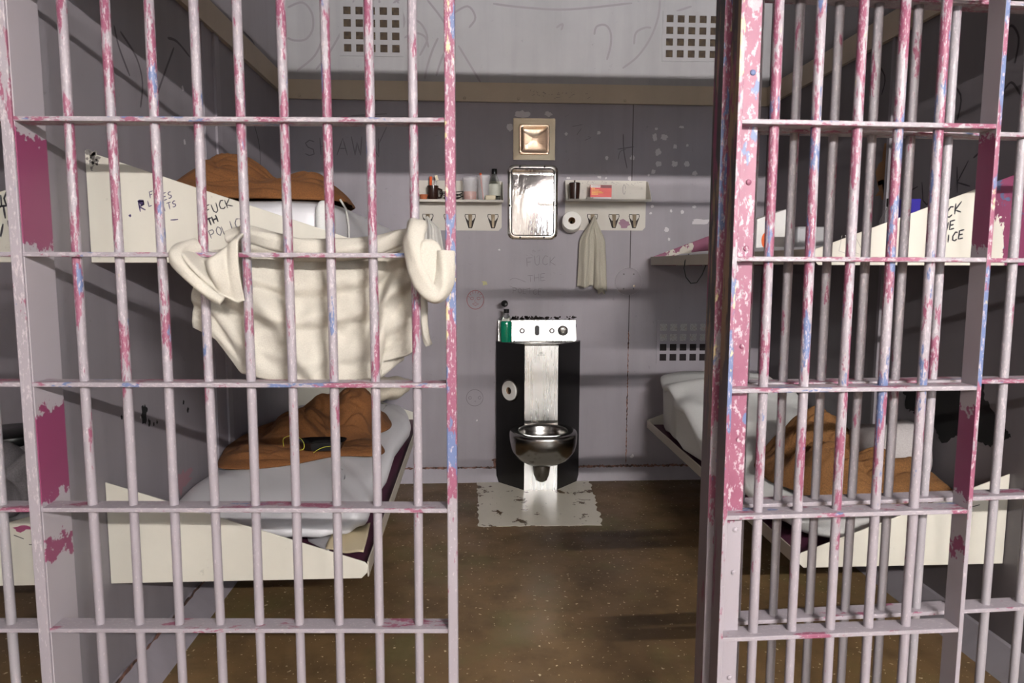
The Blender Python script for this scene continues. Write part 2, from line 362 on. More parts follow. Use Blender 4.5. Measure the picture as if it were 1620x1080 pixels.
def ragline(g, p, q, w, nrm, n=60, amp=.5, off=.0015):
    p, q = Vector(p), Vector(q); t = (q-p); nn = Vector(nrm); s = nn.cross(t.normalized()); vs = []
    for i in range(n+1):
        c = p+t*(i/n)+nn*off; a = w*(1+rnd.uniform(-amp, amp)); b_ = w*(1+rnd.uniform(-amp, amp)); vs += [c-s*a/2, c+s*b_/2]
    g.add(vs, [(2*i,2*i+1,2*i+3,2*i+2) for i in range(n)])
ragline(g, (XL,YB-.019,.088), (.14,YB-.019,.088), .011, (0,-1,0), 120, .8)
ragline(g, (.66,YB-.019,.088), (XR,YB-.019,.088), .014, (0,-1,0), 130, .8)
ragline(g, (.135,YB,.14), (.135,YB,.02), .03, (0,-1,0), 20, .6)
ragline(g, (XL+.014,1.85,.088), (XL+.014,YB-.05,.088), .012, (1,0,0), 120, .8)
ragline(g, (.972,YB,.09), (.972,YB,.95), .006, (0,-1,0), 90, .9)
put('rust_line', g, RUST, wb)
put('yellow_smudge', G().blob(aY(767,447,YB), (1,0,0), (0,0,1), (0,-1,0), .016, rnd, 14, .5, .9), M('faint_yellow', (168,160,118), .7).m, wb)
g = G().box(.969, .975, YB-.0015, YB, .95, 2.326).box(XL, XL+.012, YB-.003, YB, .1, 2.326)
put('seam', g, M('dark_seam', (92,84,88), .7).m, wb)
# painted patch on the floor round the fixture
pp = []
cn = [(.02,4.27),(.023,3.524),(.673,3.511),(.729,4.27)]
for (a, c_) in zip(cn, cn[1:]+cn[:1]):
    for k in range(24):
        t = k/24; j = 0 if a[1] > 4.2 and c_[1] > 4.2 else .006; jj = .012 if a[0] > .6 and c_[0] > .6 else j
        pp.append((a[0]+(c_[0]-a[0])*t+rnd.uniform(-jj, jj), a[1]+(c_[1]-a[1])*t+rnd.uniform(-j, j), .0008))
struct_('trim_4', G().prism(pp, (0,0,0), (0,0,.0012)), PATCH)
# bare spots, drawings and writing on the walls
g = G(); N = (0,-1,0); U, W = (1,0,0), (0,0,1)
for x, y, r, s in [(140,542,34,.45),(262,541,18,.6),(80,603,14,1.3),(347,635,8,1),(502,631,8,1),(663,748,12,1),(540,750,7,1.2),(775,612,8,.8),(767,652,13,1.2),(812,651,16,.9),(783,722,15,1),
  (864,695,10,1.1),(895,603,12,.5),(785,778,15,.8),(862,778,16,.9),(918,778,13,.9),(760,815,10,1),(958,822,12,.9),(505,840,10,.6),(650,848,12,.8),(755,980,8,.9),(748,1012,6,1),(845,1000,6,1.2),
  (898,1005,8,1.2),(955,982,11,.6),(985,1052,48,.28),(823,1090,11,1),(738,830,5,1),(922,690,6,1),(835,1135,5,1.4),(357,845,10,.5),(536,845,5,1)]:
    p = aY(780+x/3, y/3, YB); g.blob(p, U, W, N, r/3*YB/F, rnd, 16, .28, s)
for x, y, r in [(888,575,1.5),(650,665,2),(755,665,1.5),(1000,722,3),(790,395,1.6)]:
    p = aY(x, y, YB); g.blob(p, U, W, N, r*YB/F, rnd, 8, .5)
put('bare_paint_spot', g, CHIPW, wb, label='pale spots where paint has come off')
def wline(g, px, w=.004, n=N):
    """smooth drawn curve through picture-measured points of the back wall"""
    P = [aY(x, y, YB) for x, y in px]; out = []
    for i in range(len(P)-1):
        a, b_, c_, d = P[max(i-1,0)], P[i], P[i+1], P[min(i+2,len(P)-1)]
        for k in range(5):
            t = k/5; out.append(.5*((2*b_)+(c_-a)*t+(2*a-5*b_+4*c_-d)*t*t+(3*b_-a-3*c_+d)*t**3))
    out.append(P[-1]); g.stroke(out, w, n)
g = G()
o_ = aY(834, 421, YB); write(g, 'FUCK', o_, (1,0,.06), W, .055, N, .0028, rnd); write(g, 'THE', aY(836,446,YB), (1,0,.1), W, .045, N, .0026, rnd); write(g, 'POLICE', aY(812,464,YB), (1,0,-.04), W, .036, N, .0022, rnd)
wline(g, [(806,443),(815,440),(832,446)], .0022); wline(g, [(806,452),(822,458),(840,456)], .0022)
wline(g, [(986,212),(987,240),(992,266)], .007); wline(g, [(977,236),(1003,232)], .006)
wline(g, [(978,252),(981,240),(990,236)], .004)
write(g, 'SHAWN', aY(483,246,YB), U, W, .10, N, .006, rnd, .5)
wline(g, [(555,183),(612,180)], .006); wline(g, [(600,226),(612,200)], .005)
wline(g, [(905,200),(922,197)], .003); wline(g, [(912,214),(920,203)], .003); wline(g, [(925,222),(934,218),(930,216)], .003)
for k in range(60):
    p = aY(rnd.choice([rnd.uniform(470,1110), rnd.uniform(830,900)]), rnd.uniform(175,700), YB)
    if abs(p.x-.4) < .3 and p.z < 1.05: continue
    a = rnd.uniform(0, PI); L_ = rnd.uniform(.004, .03); g.stroke([p, p+Vector((math.cos(a)*L_, 0, math.sin(a)*L_))], .0018, N)
for k in range(26):
    p = aY(rnd.uniform(835,935), rnd.uniform(143,156), YB-.0205); g.stroke([p, p+Vector((rnd.uniform(-.01,.02), 0, rnd.uniform(-.012,.012)))], .003, N)
# round face beside the fixture
cc = aY(751, 629, YB); R_ = .052
g.stroke([cc+Vector((R_*math.cos(t*PI/20), 0, R_*math.sin(t*PI/20))) for t in range(41)], .003, N)
for sx in (-.029, .031): g.stroke([cc+Vector((sx+.009*math.cos(t*PI/6), 0, .0+.009*math.sin(t*PI/6))) for t in range(13)], .003, N)
g.stroke([cc+Vector((-.005,0,-.022)), cc+Vector((.006,0,-.02)), cc+Vector((.004,0,-.028))], .003, N)
put('pencil_graffiti', g, PENCIL, wb, label='faint pencil words and drawings')
g = G(); cc = aY(752, 474, YB)
g.stroke([cc+Vector((.052*math.cos(t*PI/12), 0, .058*math.sin(t*PI/12))) for t in range(25)], .005, N)
for k in range(7):
    a = .3+k*.4; g.stroke([cc+Vector((.05*math.cos(a), 0, .056*math.sin(a))), cc+Vector((.036*math.cos(a+.1), 0, .04*math.sin(a+.1)))], .005, N)
for sx in (-.02, .02): g.stroke([cc+Vector((sx+.01*math.cos(t*PI/6), 0, .008+.008*math.sin(t*PI/6))) for t in range(13)], .0035, N)
g.stroke([cc+Vector((-.018,0,-.025)), cc+Vector((0,0,-.018)), cc+Vector((.02,0,-.026)), cc+Vector((0,0,-.036)), cc+Vector((-.018,0,-.025))], .004, N)
g.stroke([cc+Vector((0,0,.005)), cc+Vector((-.006,0,-.01)), cc+Vector((.006,0,-.012))], .003, N)
put('crayon_face', g, REDINK, wb, label='faded red crayon face')
# large soft graphite swirls on the upper wall
g = G()
for px in [[(455,12),(478,4),(493,20),(495,45),(484,62),(466,64),(455,60)], [(560,0),(545,40),(520,85),(500,110)], [(520,20),(512,55),(498,88),(470,112)], [(600,0),(601,14)], [(618,12),(625,3),(632,0)],
  [(676,0),(692,20),(706,40)], [(725,72),(745,105),(760,130)], [(655,30),(668,40),(676,62),(664,88)], [(640,60),(655,52),(672,58),(678,75)], [(693,60),(684,80),(676,105),(672,125)], [(716,22),(740,10),(752,28),(742,44)],
  [(940,55),(944,42),(958,40),(966,52),(966,72),(960,95)], [(1003,70),(1006,52),(1020,44),(1030,44)], [(1044,0),(1041,28),(1028,62),(1008,90),(985,108)], [(1070,18),(1094,10)], [(780,6),(830,12),(900,15),(1000,5)], [(628,0),(640,35),(625,60)],
  [(570,70),(590,95),(585,125)], [(690,120),(700,90),(712,70)], [(880,44),(890,38),(888,48)]]: wline(g, px, .012)
put('graphite_swirl', g, PENCIL2, wb, label='large faint graphite swirls')
wl = [o for o in COL.objects if o.name == 'wall_left'][0]; wr = [o for o in COL.objects if o.name == 'wall_right'][0]
g = G()
def xline(g, px, X, w, n):
    P = [aX(x, y, X) for x, y in px]; out = []
    for i in range(len(P)-1):
        a, b_, c_, d = P[max(i-1,0)], P[i], P[i+1], P[min(i+2,len(P)-1)]
        for k in range(4):
            t = k/4; out.append(.5*((2*b_)+(c_-a)*t+(2*a-5*b_+4*c_-d)*t*t+(3*b_-a-3*c_+d)*t**3))
    out.append(P[-1]); g.stroke(out, w, n)
for px in [[(190,50),(215,90),(225,130),(222,170)], [(275,75),(262,110),(248,150)], [(180,40),(188,75),(205,120)], [(385,50),(402,70),(398,90)], [(265,60),(280,66),(300,90)], [(400,190),(410,230),(412,270)], [(350,225),(346,245),(352,265)]]: xline(g, px, XL, .010, (1,0,0))
put('graphite_swirl', g, M('dark_graphite', (88,82,88), .8).m, wl)
g = G()
for x, y, r in [(228,655,7),(236,668,3),(230,648,4),(290,636,2),(297,648,2.5),(192,660,2),(243,671,2),(248,668,2)]: p = aX(x, y, XL); g.blob(p, (0,1,0), W, (1,0,0), r*p.y/F*1.4, rnd, 14, .4, 1.3)
put('black_blot', g, SOOT, wl, label='black blots on the paint')
g = G(); p = aX(288, 762, XL); g.blob(p, (0,1,0), W, (1,0,0), .075, rnd, 22, .5, .5); put('pink_flake', g, M('faded_pink', (150,116,124), .6).m, wl)
g = G()
for x, y, r in [(246,118,5),(289,140,4),(248,210,4),(292,225,4),(222,660,2),(257,290,2)]: p = aX(x, y, XL); g.blob(p, (0,1,0), W, (1,0,0), r*p.y/F, rnd, 12, .3, 1)
put('bare_paint_spot', g, CHIPW, wl)
g = G()
write(g, 'FUCK', (XR, 2.86, 1.56), (0,-1,.25), (0,.1,1), .11, (-1,0,0), .006, rnd, .5); write(g, 'THE', (XR, 2.8, 1.4), (0,-1,.25), (0,.1,1), .09, (-1,0,0), .006, rnd, .5)
for px in [[(1480,170),(1495,130),(1520,150),(1515,190)], [(1590,60),(1600,40),(1612,60),(1606,100)], [(1585,150),(1600,130),(1615,150)], [(1540,250),(1556,240),(1560,270)], [(1380,90),(1400,120),(1395,150)]]: xline(g, px, XR, .008, (-1,0,0))
put('marker_graffiti', g, M('dim_marker', (48,44,48), .7).m, wr, label='dark marker writing and swirls')
# burnt black hole-shaped stain and flaking on the right wall
bp = []
outl = [(1428,600),(1470,598),(1556,606),(1559,628),(1575,655),(1588,676),(1600,690),(1583,700),(1569,706),(1540,694),(1515,688),(1490,702),(1480,676),(1462,664),(1446,652),(1434,648)]
for i, (x, y) in enumerate(outl):
    x2, y2 = outl[(i+1) % len(outl)]
    for k in range(7): bp.append(aX(x+(x2-x)*k/7+rnd.uniform(-2.5,2.5), y+(y2-y)*k/7+rnd.uniform(-2.5,2.5), XR)+Vector((-.001,0,0)))
put('burn_stain', G().prism(bp, (0,0,0), (.0012,0,0)), SOOT, wr, label='jagged soot black stain')
g = G(); p = aX(1404, 268, XR); g.blob(p, (0,1,0), W, (-1,0,0), .07, rnd, 22, .35, 1.6); p = aX(1398, 300, XR); g.blob(p, (0,1,0), W, (-1,0,0), .05, rnd, 18, .4, 1)
put('flaked_patch', g, CARD, wr, label='tan flaked patch')
# vertical steel strips on the side walls, seen through the bars
struct_('trim_5', G().box(XL, XL+.012, 2.99, 3.02, .1, 2.326).box(XL, XL+.012, 3.13, 3.185, .1, 2.326).box(XL, XL+.003, 3.02, 3.13, .1, 2.326), WALL)
struct_('trim_6', G().box(XR-.012, XR, 3.0, 3.02, .1, 2.326).box(XR-.012, XR, 3.13, 3.17, .1, 2.326), WALLD)
# header box above the cell fronts that carries the gate track
struct_('trim_7', G().box(-4.1, 5.2, 1.62, 1.86, 2.10, 2.435), WALLD)
# ------------------------------------------------------------------ vents
def vent(x0, z1, pitch, hole, nx, nz, label, group, bright=None):
    w = nx*pitch+.02; h = nz*pitch+.02; x0 -= (pitch-hole)/2+.01; zt = z1+(pitch-hole)/2+.01
    top_ = z1 > 2.4
    t = thing('air_vent', label, 'vent', (x0+w/2, YB, zt-h), group)
    g = G(); xs = [x0]; zs = [zt]
    for i in range(nx): a = x0+.01+i*pitch+(pitch-hole)/2; xs += [a, a+hole]
    xs.append(x0+w)
    for j in range(nz): a = zt-.01-j*pitch-(pitch-hole)/2; zs += [a, a-hole]
    zs.append(zt-h); y0, y1 = YB-.005, YB-.0003; n = len(xs)
    isH = lambda i, j: i % 2 == 1 and j % 2 == 1 and i < n-1 and j < len(zs)-1
    for i in range(n-1):
        for j in range(len(zs)-1):
            if isH(i, j): continue
            a, b_, c_, d = xs[i], xs[i+1], zs[j+1], zs[j]; g.add([(a,y0,c_),(b_,y0,c_),(b_,y0,d),(a,y0,d)], [(0,1,2,3)])
            if isH(i-1, j) or i == 0: g.add([(a,y0,c_),(a,y1,c_),(a,y1,d),(a,y0,d)], [(0,1,2,3)])
            if isH(i+1, j) or i == n-2: g.add([(b_,y0,c_),(b_,y1,c_),(b_,y1,d),(b_,y0,d)], [(0,1,2,3)])
            if isH(i, j-1) or j == 0: g.add([(a,y0,d),(b_,y0,d),(b_,y1,d),(a,y1,d)], [(0,1,2,3)])
            if isH(i, j+1) or j == len(zs)-2: g.add([(a,y0,c_),(b_,y0,c_),(b_,y1,c_),(a,y1,c_)], [(0,1,2,3)])
    put('perforated_plate', g, UPPER_LIT if top_ else WALL, t)
    if bright is None: put('mesh_backing', G().box(x0+.012, x0+w-.012, YB-.0022, YB-.0004, zt-h+.012, zt-.012), VMESH, t)
    else:
        zm = zt-.01-bright*pitch
        put('mesh_backing', G().box(x0+.012, x0+w-.012, YB-.0022, YB-.0004, zm, zt-.012), M('bright_mesh', (170,166,164), .6).m if 0 else BMESH, t)
        put('dark_backing', G().box(x0+.012, x0+w-.012, YB-.0022, YB-.0004, zt-h+.012, zm-.0005), VDARK, t)
def bm_mat():
    m = M('bright_vent_mesh', (170,166,164), .6); v = m.coord((1,1,1)); w = m.n('ShaderNodeTexChecker'); w.inputs['Scale'].default_value = 230; m.l(v, w.inputs['Vector']); m.color(m.mix(w.outputs['Fac'], (40,34,36), (214,210,210))); return m.m
BMESH = bm_mat()
p = aY(543, 10.5, YB); vent(p.x, p.z, .0703, .043, 5, 4, 'square-holed wall vent high up on the left, behind the barred panel', None)
p = aY(1054.5, 24, YB); vent(p.x, p.z, .0672, .042, 6, 4, 'square-holed wall vent high up on the right beside the dark post', None)
p = aY(1044.5, 512, YB); vent(p.x, p.z, .0636, .043, 6, 4, 'low square-holed vent above the rolled white bedding, lower rows dark', None, 2)
# round cover plate
p = aY(994, 445, YB); t = thing('cover_plate', 'round painted cover plate on the back wall right of the hanging towel', 'cover', (p.x, YB, p.z-.083))
put('disc', G().lathe([(.085,0),(.085,.004),(.081,.006),(0,.0065)], (p.x, YB, p.z), (0,-1,0), 40), WALL, t, True)
SCR = M('screw_grey', (96,90,92), .5).m  # screw heads in a darker grey than the plate
for a in (-.03, .032):
    for b_ in (-.045, .045): put('screw', G().lathe([(.005,0),(.0045,.002),(0,.0025)], (p.x+a, YB-.0062, p.z+b_), (0,-1,0), 10), SCR, t)
put('seam_ring', G().lathe([(.0862,.0),(.0862,.0012),(.085,.0012)], (p.x, YB, p.z), (0,-1,0), 40, close=False), CHIPW, t); put('bright_screw', G().lathe([(.007,0),(.006,.003),(0,.0035)], (p.x+.036, YB-.006, p.z-.028), (0,-1,0), 10), NICKEL, t)
# ------------------------------------------------------------------ cell fronts
B = .1016; DZ = .3129
def line(a, b_): return lambda x: a+b_*x
def plate(fy, x0, x1, z, y_off=-.02, dep=.055, th=.011):
    return G().prism([(x0, fy(x0)+y_off, z-th/2), (x1, fy(x1)+y_off, z-th/2), (x1, fy(x1)+y_off+dep, z-th/2), (x0, fy(x0)+y_off+dep, z-th/2)], (0,0,0), (0,0,th))
def grille(root, fy, bars, x0, x1, zs, zb, zt, bmat, cmat, rad=.0112):
    for x in bars:
        y = fy(x)+.0075; n = 9; jx = rnd.uniform(-.0012, .0012)
        put('bar', G().tube([(x+jx*math.sin(i), y, zb+(zt-zb)*i/n) for i in range(n+1)], [rad*(1+.03*math.sin(i*2.3+x*40)) for i in range(n+1)], 14), bmat, root, 'all')
    for z in zs: put('crossbar', plate(fy, x0, x1, z), cmat, root, bevel=.0015)
fl = line(1.694, -.052)
t = thing('barred_panel', 'fixed panel of flaking pink bars left of the doorway with the towel tied on', 'bars', (-.55, 1.72, 0))
zsL = [1.689-DZ*i for i in range(-1, 6)]
grille(t, fl, [-.9525+B*i for i in range(9)], -1.066, -.060, zsL, .02, 2.06, BAR, CROSS)
put('post', G().box(-1.092, -1.066, fl(-1.08)-.024, fl(-1.08)+.036, 0, 2.06), [LPOST], t, bevel=.002)
put('post', G().box(-.0655, -.041, fl(-.05)-.026, fl(-.05)+.032, 0, 2.06), POST, t, bevel=.003, label='narrow chipped post at the doorway edge')
put('flange', G().box(-1.0655, -1.063, fl(-1.08)-.018, fl(-1.08)+.10, 0, 2.06), PSIDE, t, label='side strip with big flaked pink patches')
# next cell's bars on the far left
fn = line(1.694, -.052)
t = thing('barred_panel', 'bars of the neighbouring cell at the far left edge', 'bars', (-1.5, 1.76, 0))
grille(t, fn, [-1.178-B*i for i in range(6)], -1.75, -1.094, zsL, .02, 2.06, BARB, CROSS)
# fixed panel behind the parked gate
fr = line(1.677, .049)
t = thing('barred_panel', 'rear fixed panel of grey bars behind the sliding gate', 'bars', (1.2, 1.74, 0))
zsR = [1.683-DZ*i for i in range(-1, 6)]
xs = [.7893+B*i for i in range(-1, 11)]
grille(t, fr, [x for x in xs if x < 1.80], .612, 1.806, zsR, .02, 2.06, BARB, CROSS)
j = put('post', G().box(.592, .611, fr(.6)-.022, fr(.6)+.042, 0, 2.06), [DPOST, POST], t, bevel=.0012, label='worn door jamb, shade painted into its sides, with a lavender edge')
# the sliding gate
fd = line(1.615, .0275)
t = thing('sliding_gate', 'open sliding barred gate parked at the right, chipped pink, blue and lavender paint', 'gate', (.92, 1.65, 0))
grille(t, fd, [.7028+B*i for i in range(5)], .614, 1.234, zsR[:], .03, 2.08, BARR, CROSS, .0116)
st = put('stile', G().box(.603, .6145, fd(.6)-.022, fd(.6)+.036, .01, 2.1), [DPOST, POST], t, bevel=.0012, label='left stile, shade painted into its side, cream-chipped on its edge')
put('stile', G().box(1.2335, 1.2445, fd(1.24)-.022, fd(1.24)+.036, .01, 2.1), [POST, PSIDE], t, bevel=.0012)
lp = put('lock_plate', G().box(.6145, .6665, fd(.64)+.016, fd(.64)+.022, .01, 2.1), PLATE, t, label='riveted plate, pink above and lavender below')
for z in (1.80, 1.55, 1.395, .93, .70, .59, .31, .165, 1.16):
    put('rivet', G().lathe([(.007,0),(.0062,.003),(.003,.0045),(0,.005)], (.650, fd(.64)+.016, z), (0,-1,0), 14), PLATE, lp, True)
# materials by face direction: side faces darkened with painted shade, edge faces chipped
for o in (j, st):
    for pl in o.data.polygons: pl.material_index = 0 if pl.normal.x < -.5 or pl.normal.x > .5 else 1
for o in t.children:
    if o.name.startswith('stile') and len(o.data.materials) == 2 and o.data.materials[1] == PSIDE:
        for pl in o.data.polygons: pl.material_index = 1 if abs(pl.normal.x) > .5 else 0
# ------------------------------------------------------------------ bunks
def bunk(xw, xa, y0, y1, z0, label, matf, pan=PURP, ext=.315, backm=None):
    s = 1 if xa > xw else -1
    t = thing('steel_bunk', label, 'bunk', ((xw+xa)/2, (y0+y1)/2, z0), 'steel bunks fixed to the side walls')
    def endp(y, th): return G().prism([(xw+s*.002,y,z0),(xa-s*.022,y,z0),(xa-s*.004,y,z0+.018),(xa,y,z0+.040),(xa-s*.012,y,z0+.052),(xw+s*.002,y,z0+ext)], (0,y,0), (0,y+th,0))
    fp = put('end_panel', endp(y0, .005), matf, t, bevel=.0015)
    put('end_panel', endp(y1-.005, .005), backm or matf, t, bevel=.0015)
    put('side_rail', G().box(min(xa,xa-s*.005), max(xa,xa-s*.005), y0+.005, y1-.005, z0+.002, z0+.052), CREAMD, t, bevel=.0015)
    put('bed_pan', G().box(min(xw+s*.002,xa-s*.006), max(xw+s*.002,xa-s*.006), y0+.006, y1-.006, z0+.014, z0+.019), pan, t)
    return t, fp
y0L, y0R, Y1 = 2.09, 2.20, 4.26
ulb, ulp = bunk(XL, -.285, y0L, Y1, 1.358, 'upper left wall bunk, cream end panel with marker writing, behind the tied towel', CREAM)
llb, llp = bunk(XL, -.325, y0L, Y1, .392, 'lower left wall bunk with plain cream end panel, papers at its foot', CREAM)
urb, urp = bunk(XR, 1.085, y0R, Y1, 1.358, 'upper right wall bunk behind the gate, cream panel flaked to pink at the wall', CREAMR, backm=CREAMG)
lrb, lrp = bunk(XR, 1.085, y0R, Y1, .345, 'lower right wall bunk behind the gate with cream end panel', CREAM)
nbu, nup = bunk(XL-.025, -1.90, y0L, Y1, 1.358, 'upper bunk of the neighbouring cell at the far left edge, dull panel with writing', CREAM, ext=.255)
nbl, nlp = bunk(XL-.025, -1.90, y0L, Y1, .392, 'lower bunk of the neighbouring cell at the far left edge', CREAM, ext=.27)
g = G(); n_ = (0,-1,0)
write(g, 'FUCK', aY(328,341,y0L), (1,0,.40), (-.3,0,1), .026, n_, .0032, rnd, .3); write(g, 'TH', aY(331,357,y0L), (1,0,.45), (-.3,0,1), .020, n_, .0048, rnd, .3)
put('marker_writing', g, INK, ulp, label='black marker words')
g = G(); write(g, 'POLICE', aY(335,378,y0L), (1,0,.42), (-.3,0,1), .024, n_, .0026, rnd, .3); pass
put('pen_writing', g, M('thin_pen_ink', (80,78,90), .6).m, ulp)
for wd, px, py, sl, hh in (('R',222,334,.32,.028),('FOR',238,313,.35,.017),('LINES',236,327,.42,.018),('KITS',251,339,.45,.018)):
    put('purple_writing', write(G(), wd, aY(px,py,y0L), (1,0,sl), (-.2,0,1), hh, n_, hh*.14, rnd, .35), INKP, ulp)
put('ink_dot', G().blob(aY(223,320,y0L), U, W, n_, .008, rnd, 9, .5), INKP, ulp); put('ink_dot', G().blob(aY(206,341,y0L), U, W, n_, .004, rnd, 8, .4), INKP, ulp)
put('ink_dash', G().stroke([aY(270,348,y0L), aY(276,347.6,y0L), aY(282,347,y0L)], .004, n_), INKP, ulp)
g = G(); K = rnd
for k in range(46):
    p = aY(141+rnd.uniform(-4,8)+(rnd.random()**3)*8, rnd.uniform(238,270), y0L); g.blob(p, U, W, n_, rnd.uniform(.001,.006), rnd, 8, .5)
put('worn_corner', g, M('scuffed_grey', (120,116,112), .7).m, ulp)
g = G(); write(g, 'FUCK', aY(1467,355,y0R), (1,0,.36), (.1,0,1), .036, n_, .005, rnd, .4); write(g, 'THE', aY(1478,369,y0R), (1,0,.28), (.1,0,1), .026, n_, .005, rnd, .6); write(g, 'POLICE', aY(1466,391,y0R), (1,0,.24), (.1,0,1), .026, n_, .0048, rnd, .32)
put('marker_writing', g, INK, urp, label='black marker words')
g = G()
for k in range(5): a = aY(1332+k*5, 372, y0R); g.stroke([a, a+Vector((rnd.uniform(-.01,.03),0,-.05)), a+Vector((rnd.uniform(.0,.04),0,-.06))], .002, n_)
put('scratch', g, M('grey_scratch', (150,146,140), .7).m, urp)
g = G(); write(g, 'FUCK', aY(-22,334,y0L), (1,0,.25), (-.1,0,1), .035, n_, .005, rnd, .3); write(g, 'TH', aY(3,348,y0L), (1,0,.2), (-.1,0,1), .035, n_, .006, rnd, .3); write(g, 'V!', aY(-4,378,y0L), (1,0,.4), (-.1,0,1), .035, n_, .006, rnd, .5)
put('marker_writing', g, INK, nup, label='black marker words')
g = G(); p = aY(36,834,y0L); g.blob(p, U, W, n_, .022, rnd, 14, .5, .5); put('flaked_patch', g, PINKP, nlp)
put('scratch', G().stroke([aY(22,846,y0L), aY(38,852,y0L)], .004, n_), INK, nlp); put('scratch', G().stroke([aY(46,861,y0L), aY(58,861,y0L)], .004, n_), INK, nlp)
g = G(); p = aY(1385,799,y0R)
g.stroke([aY(1535,802,y0R), aY(1550,798,y0R)], .005, n_); put('scratch', g, INK, lrp)
g = G()
write(g, 'THE', (-1.3, YB, 1.27), U, W, .09, N, .006, rnd); 
# ------------------------------------------------------------------ soft things
def supel(c, h, e1=5, e2=3.2, nu=72, nv=30, fn=None):
    """rounded slab: superellipsoid with plan exponent e1 and profile exponent e2"""
    def pw(v, e): return math.copysign(abs(v)**(2/e), v)
    def f(u, v):
        a = 2*PI*u; b_ = PI*(v-.5); cb = abs(math.cos(b_))**(2/e2)
        p = Vector((c[0]+h[0]*cb*pw(math.cos(a), e1), c[1]+h[1]*cb*pw(math.sin(a), e1), c[2]+h[2]*pw(math.sin(b_), e2)))
        return fn(p) if fn else p
    g = G(); vs = [f(i/nu, j/nv) for j in range(nv+1) for i in range(nu)]
    g.add(vs, [(j*nu+i, j*nu+(i+1)%nu, (j+1)*nu+(i+1)%nu, (j+1)*nu+i) for j in range(nv) for i in range(nu)])
    return g
def nz(p, s, a, o=0): return a*noise.noise(Vector(p)*s+Vector((o,o*1.3,o*.7)))
def mat_fn(seed, a=.012, s=5): return lambda p: p+Vector((nz(p,s,a*.5,seed), nz(p,s,a*.5,seed+4), nz(p,s,a,seed+9)))
def ll(p):
    rise = max(0, (p.y-3.55)/.65)**2*.03; p = p+Vector((0,0,rise if p.z > .46 else rise*.5))
    p.x += .02*math.sin(p.y*9)*(p.x > -.5)*(p.z > .42)
    if p.x > -.7 and p.z > .45: p.z += .006*math.sin((p.x*2+p.y)*34)*min(1, (p.x+.7)*3)
    return p+Vector((0,0,nz(p,4,.012,3)))
t = tag(put('mattress', supel((-.715, 3.215, .482), (.36, .965, .066), 7, 3.0, 120, 30, ll), VINYL, None, True), 'grey vinyl mattress on the lower left bunk under the brown blanket', 'mattress')
def ul(p): return p+Vector((nz(p,5,.008,1), 0, nz(p,3,.010,8)))
t = thing('mattress', 'grey mattress tied with white string on the upper left bunk', 'mattress', (-.75, 3.2, 1.378))
put('cover', supel((-.765, 3.24, 1.478), (.33, .96, .098), 8, 4.5, 120, 30, ul), VINYL, t, True)
g = G(); pts = []
for k in range(41):
    a = 2*PI*k/40; pw = lambda v, e: math.copysign(abs(v)**(2/e), v); pts.append((-.445+.012*math.sin(a*2), 3.0+.6*.0+pw(math.cos(a),4)*.0+0, 0))
pts = [(-.437,2.5,1.385),(-.432,2.49,1.43),(-.430,2.48,1.49),(-.437,2.47,1.545),(-.455,2.46,1.577)]
g.tube(pts, .0035, 8); put('string', g, WHITEC, t, True)
put('fold', supel((-.475, 2.31, 1.49), (.03, .045, .075), 3, 2.5, 30, 16, mat_fn(5,.01,12)), SHEET, t, True)
tag(put('cloth_bundle', supel((-.36, 2.75, 1.412), (.055, .17, .036), 3, 2.6, 40, 20, mat_fn(3,.03,9)), DGREY, None, True), 'small grey cloth bundle at the aisle side of the upper left bunk', 'cloth')
tag(put('pillow', supel((-.57, 3.98, .645), (.21, .2, .06), 4, 2.3, 60, 24, lambda p: p+Vector((0,0,.1*(p.x+.57)+.006*math.sin((p.x+p.y*.4)*60)+nz(p,6,.02,2)))), cloth('beige_striped_cotton', (196,186,168), 120, .9, .2), None, True), 'beige creased pillow behind the brown blanket on the lower left bunk', 'pillow')
def lr(p):
    up_ = max(0, min(1, (p.y-2.9)/1.1)); up_ = up_*up_*(3-2*up_)
    if p.z > .41: p.z += up_*.235
    q = p.z*52+p.y*9-p.x*5
    k = max(0, min(1, (p.y-2.7)/.5))
    d = .020*abs(math.sin((q+3.5*noise.noise(p*3))*.5))*k; p.z += .014*math.sin(p.y*17+p.x*5+4*noise.noise(p*2.2))*k*(p.z > .45)
    p.x -= d*(p.x < 1.5); p.z += .006*math.sin(p.y*22+p.x*9+4*noise.noise(p*2.5))+nz(p,5,.02,4)
    return p
tag(put('mattress', supel((1.445, 3.25, .432), (.335, .97, .065), 6, 2.6, 220, 80, lr), SHEET, None, True), 'white sheeted mattress on the lower right bunk, humped at the back wall', 'mattress')
tag(put('pillow', supel((1.66, 2.66, .62), (.12, .17, .12), 3, 2.4, 50, 24, mat_fn(11,.04,6)), cloth('limp_grey_pillow', (176,170,168), 200, .9), None, True), 'grey crumpled pillow against the right wall under the soot stain', 'pillow')
tag(put('mattress', supel((1.47, 3.3, 1.405), (.31, .9, .028), 6, 3.4, 80, 20, mat_fn(14,.01,5)), VINYL, None, True), 'thin grey mattress on the upper right bunk', 'mattress')
tag(put('mattress', supel((-1.52, 3.2, .455), (.34, .95, .045), 6, 3.4, 80, 20, mat_fn(15,.01,5)), VINYL, None, True), 'grey mattress on the lower bunk of the neighbouring left cell', 'mattress')
tag(put('cloth_bundle', supel((-1.56, 2.42, .625), (.16, .12, .10), 2.6, 2.2, 70, 40, lambda p: p+Vector((nz(p,14,.05,2), nz(p,14,.05,6), nz(p,14,.06,9)))), DGREY, None, True), 'dark grey crumpled cloth on the lower bunk of the neighbouring left cell', 'cloth')
g = G()
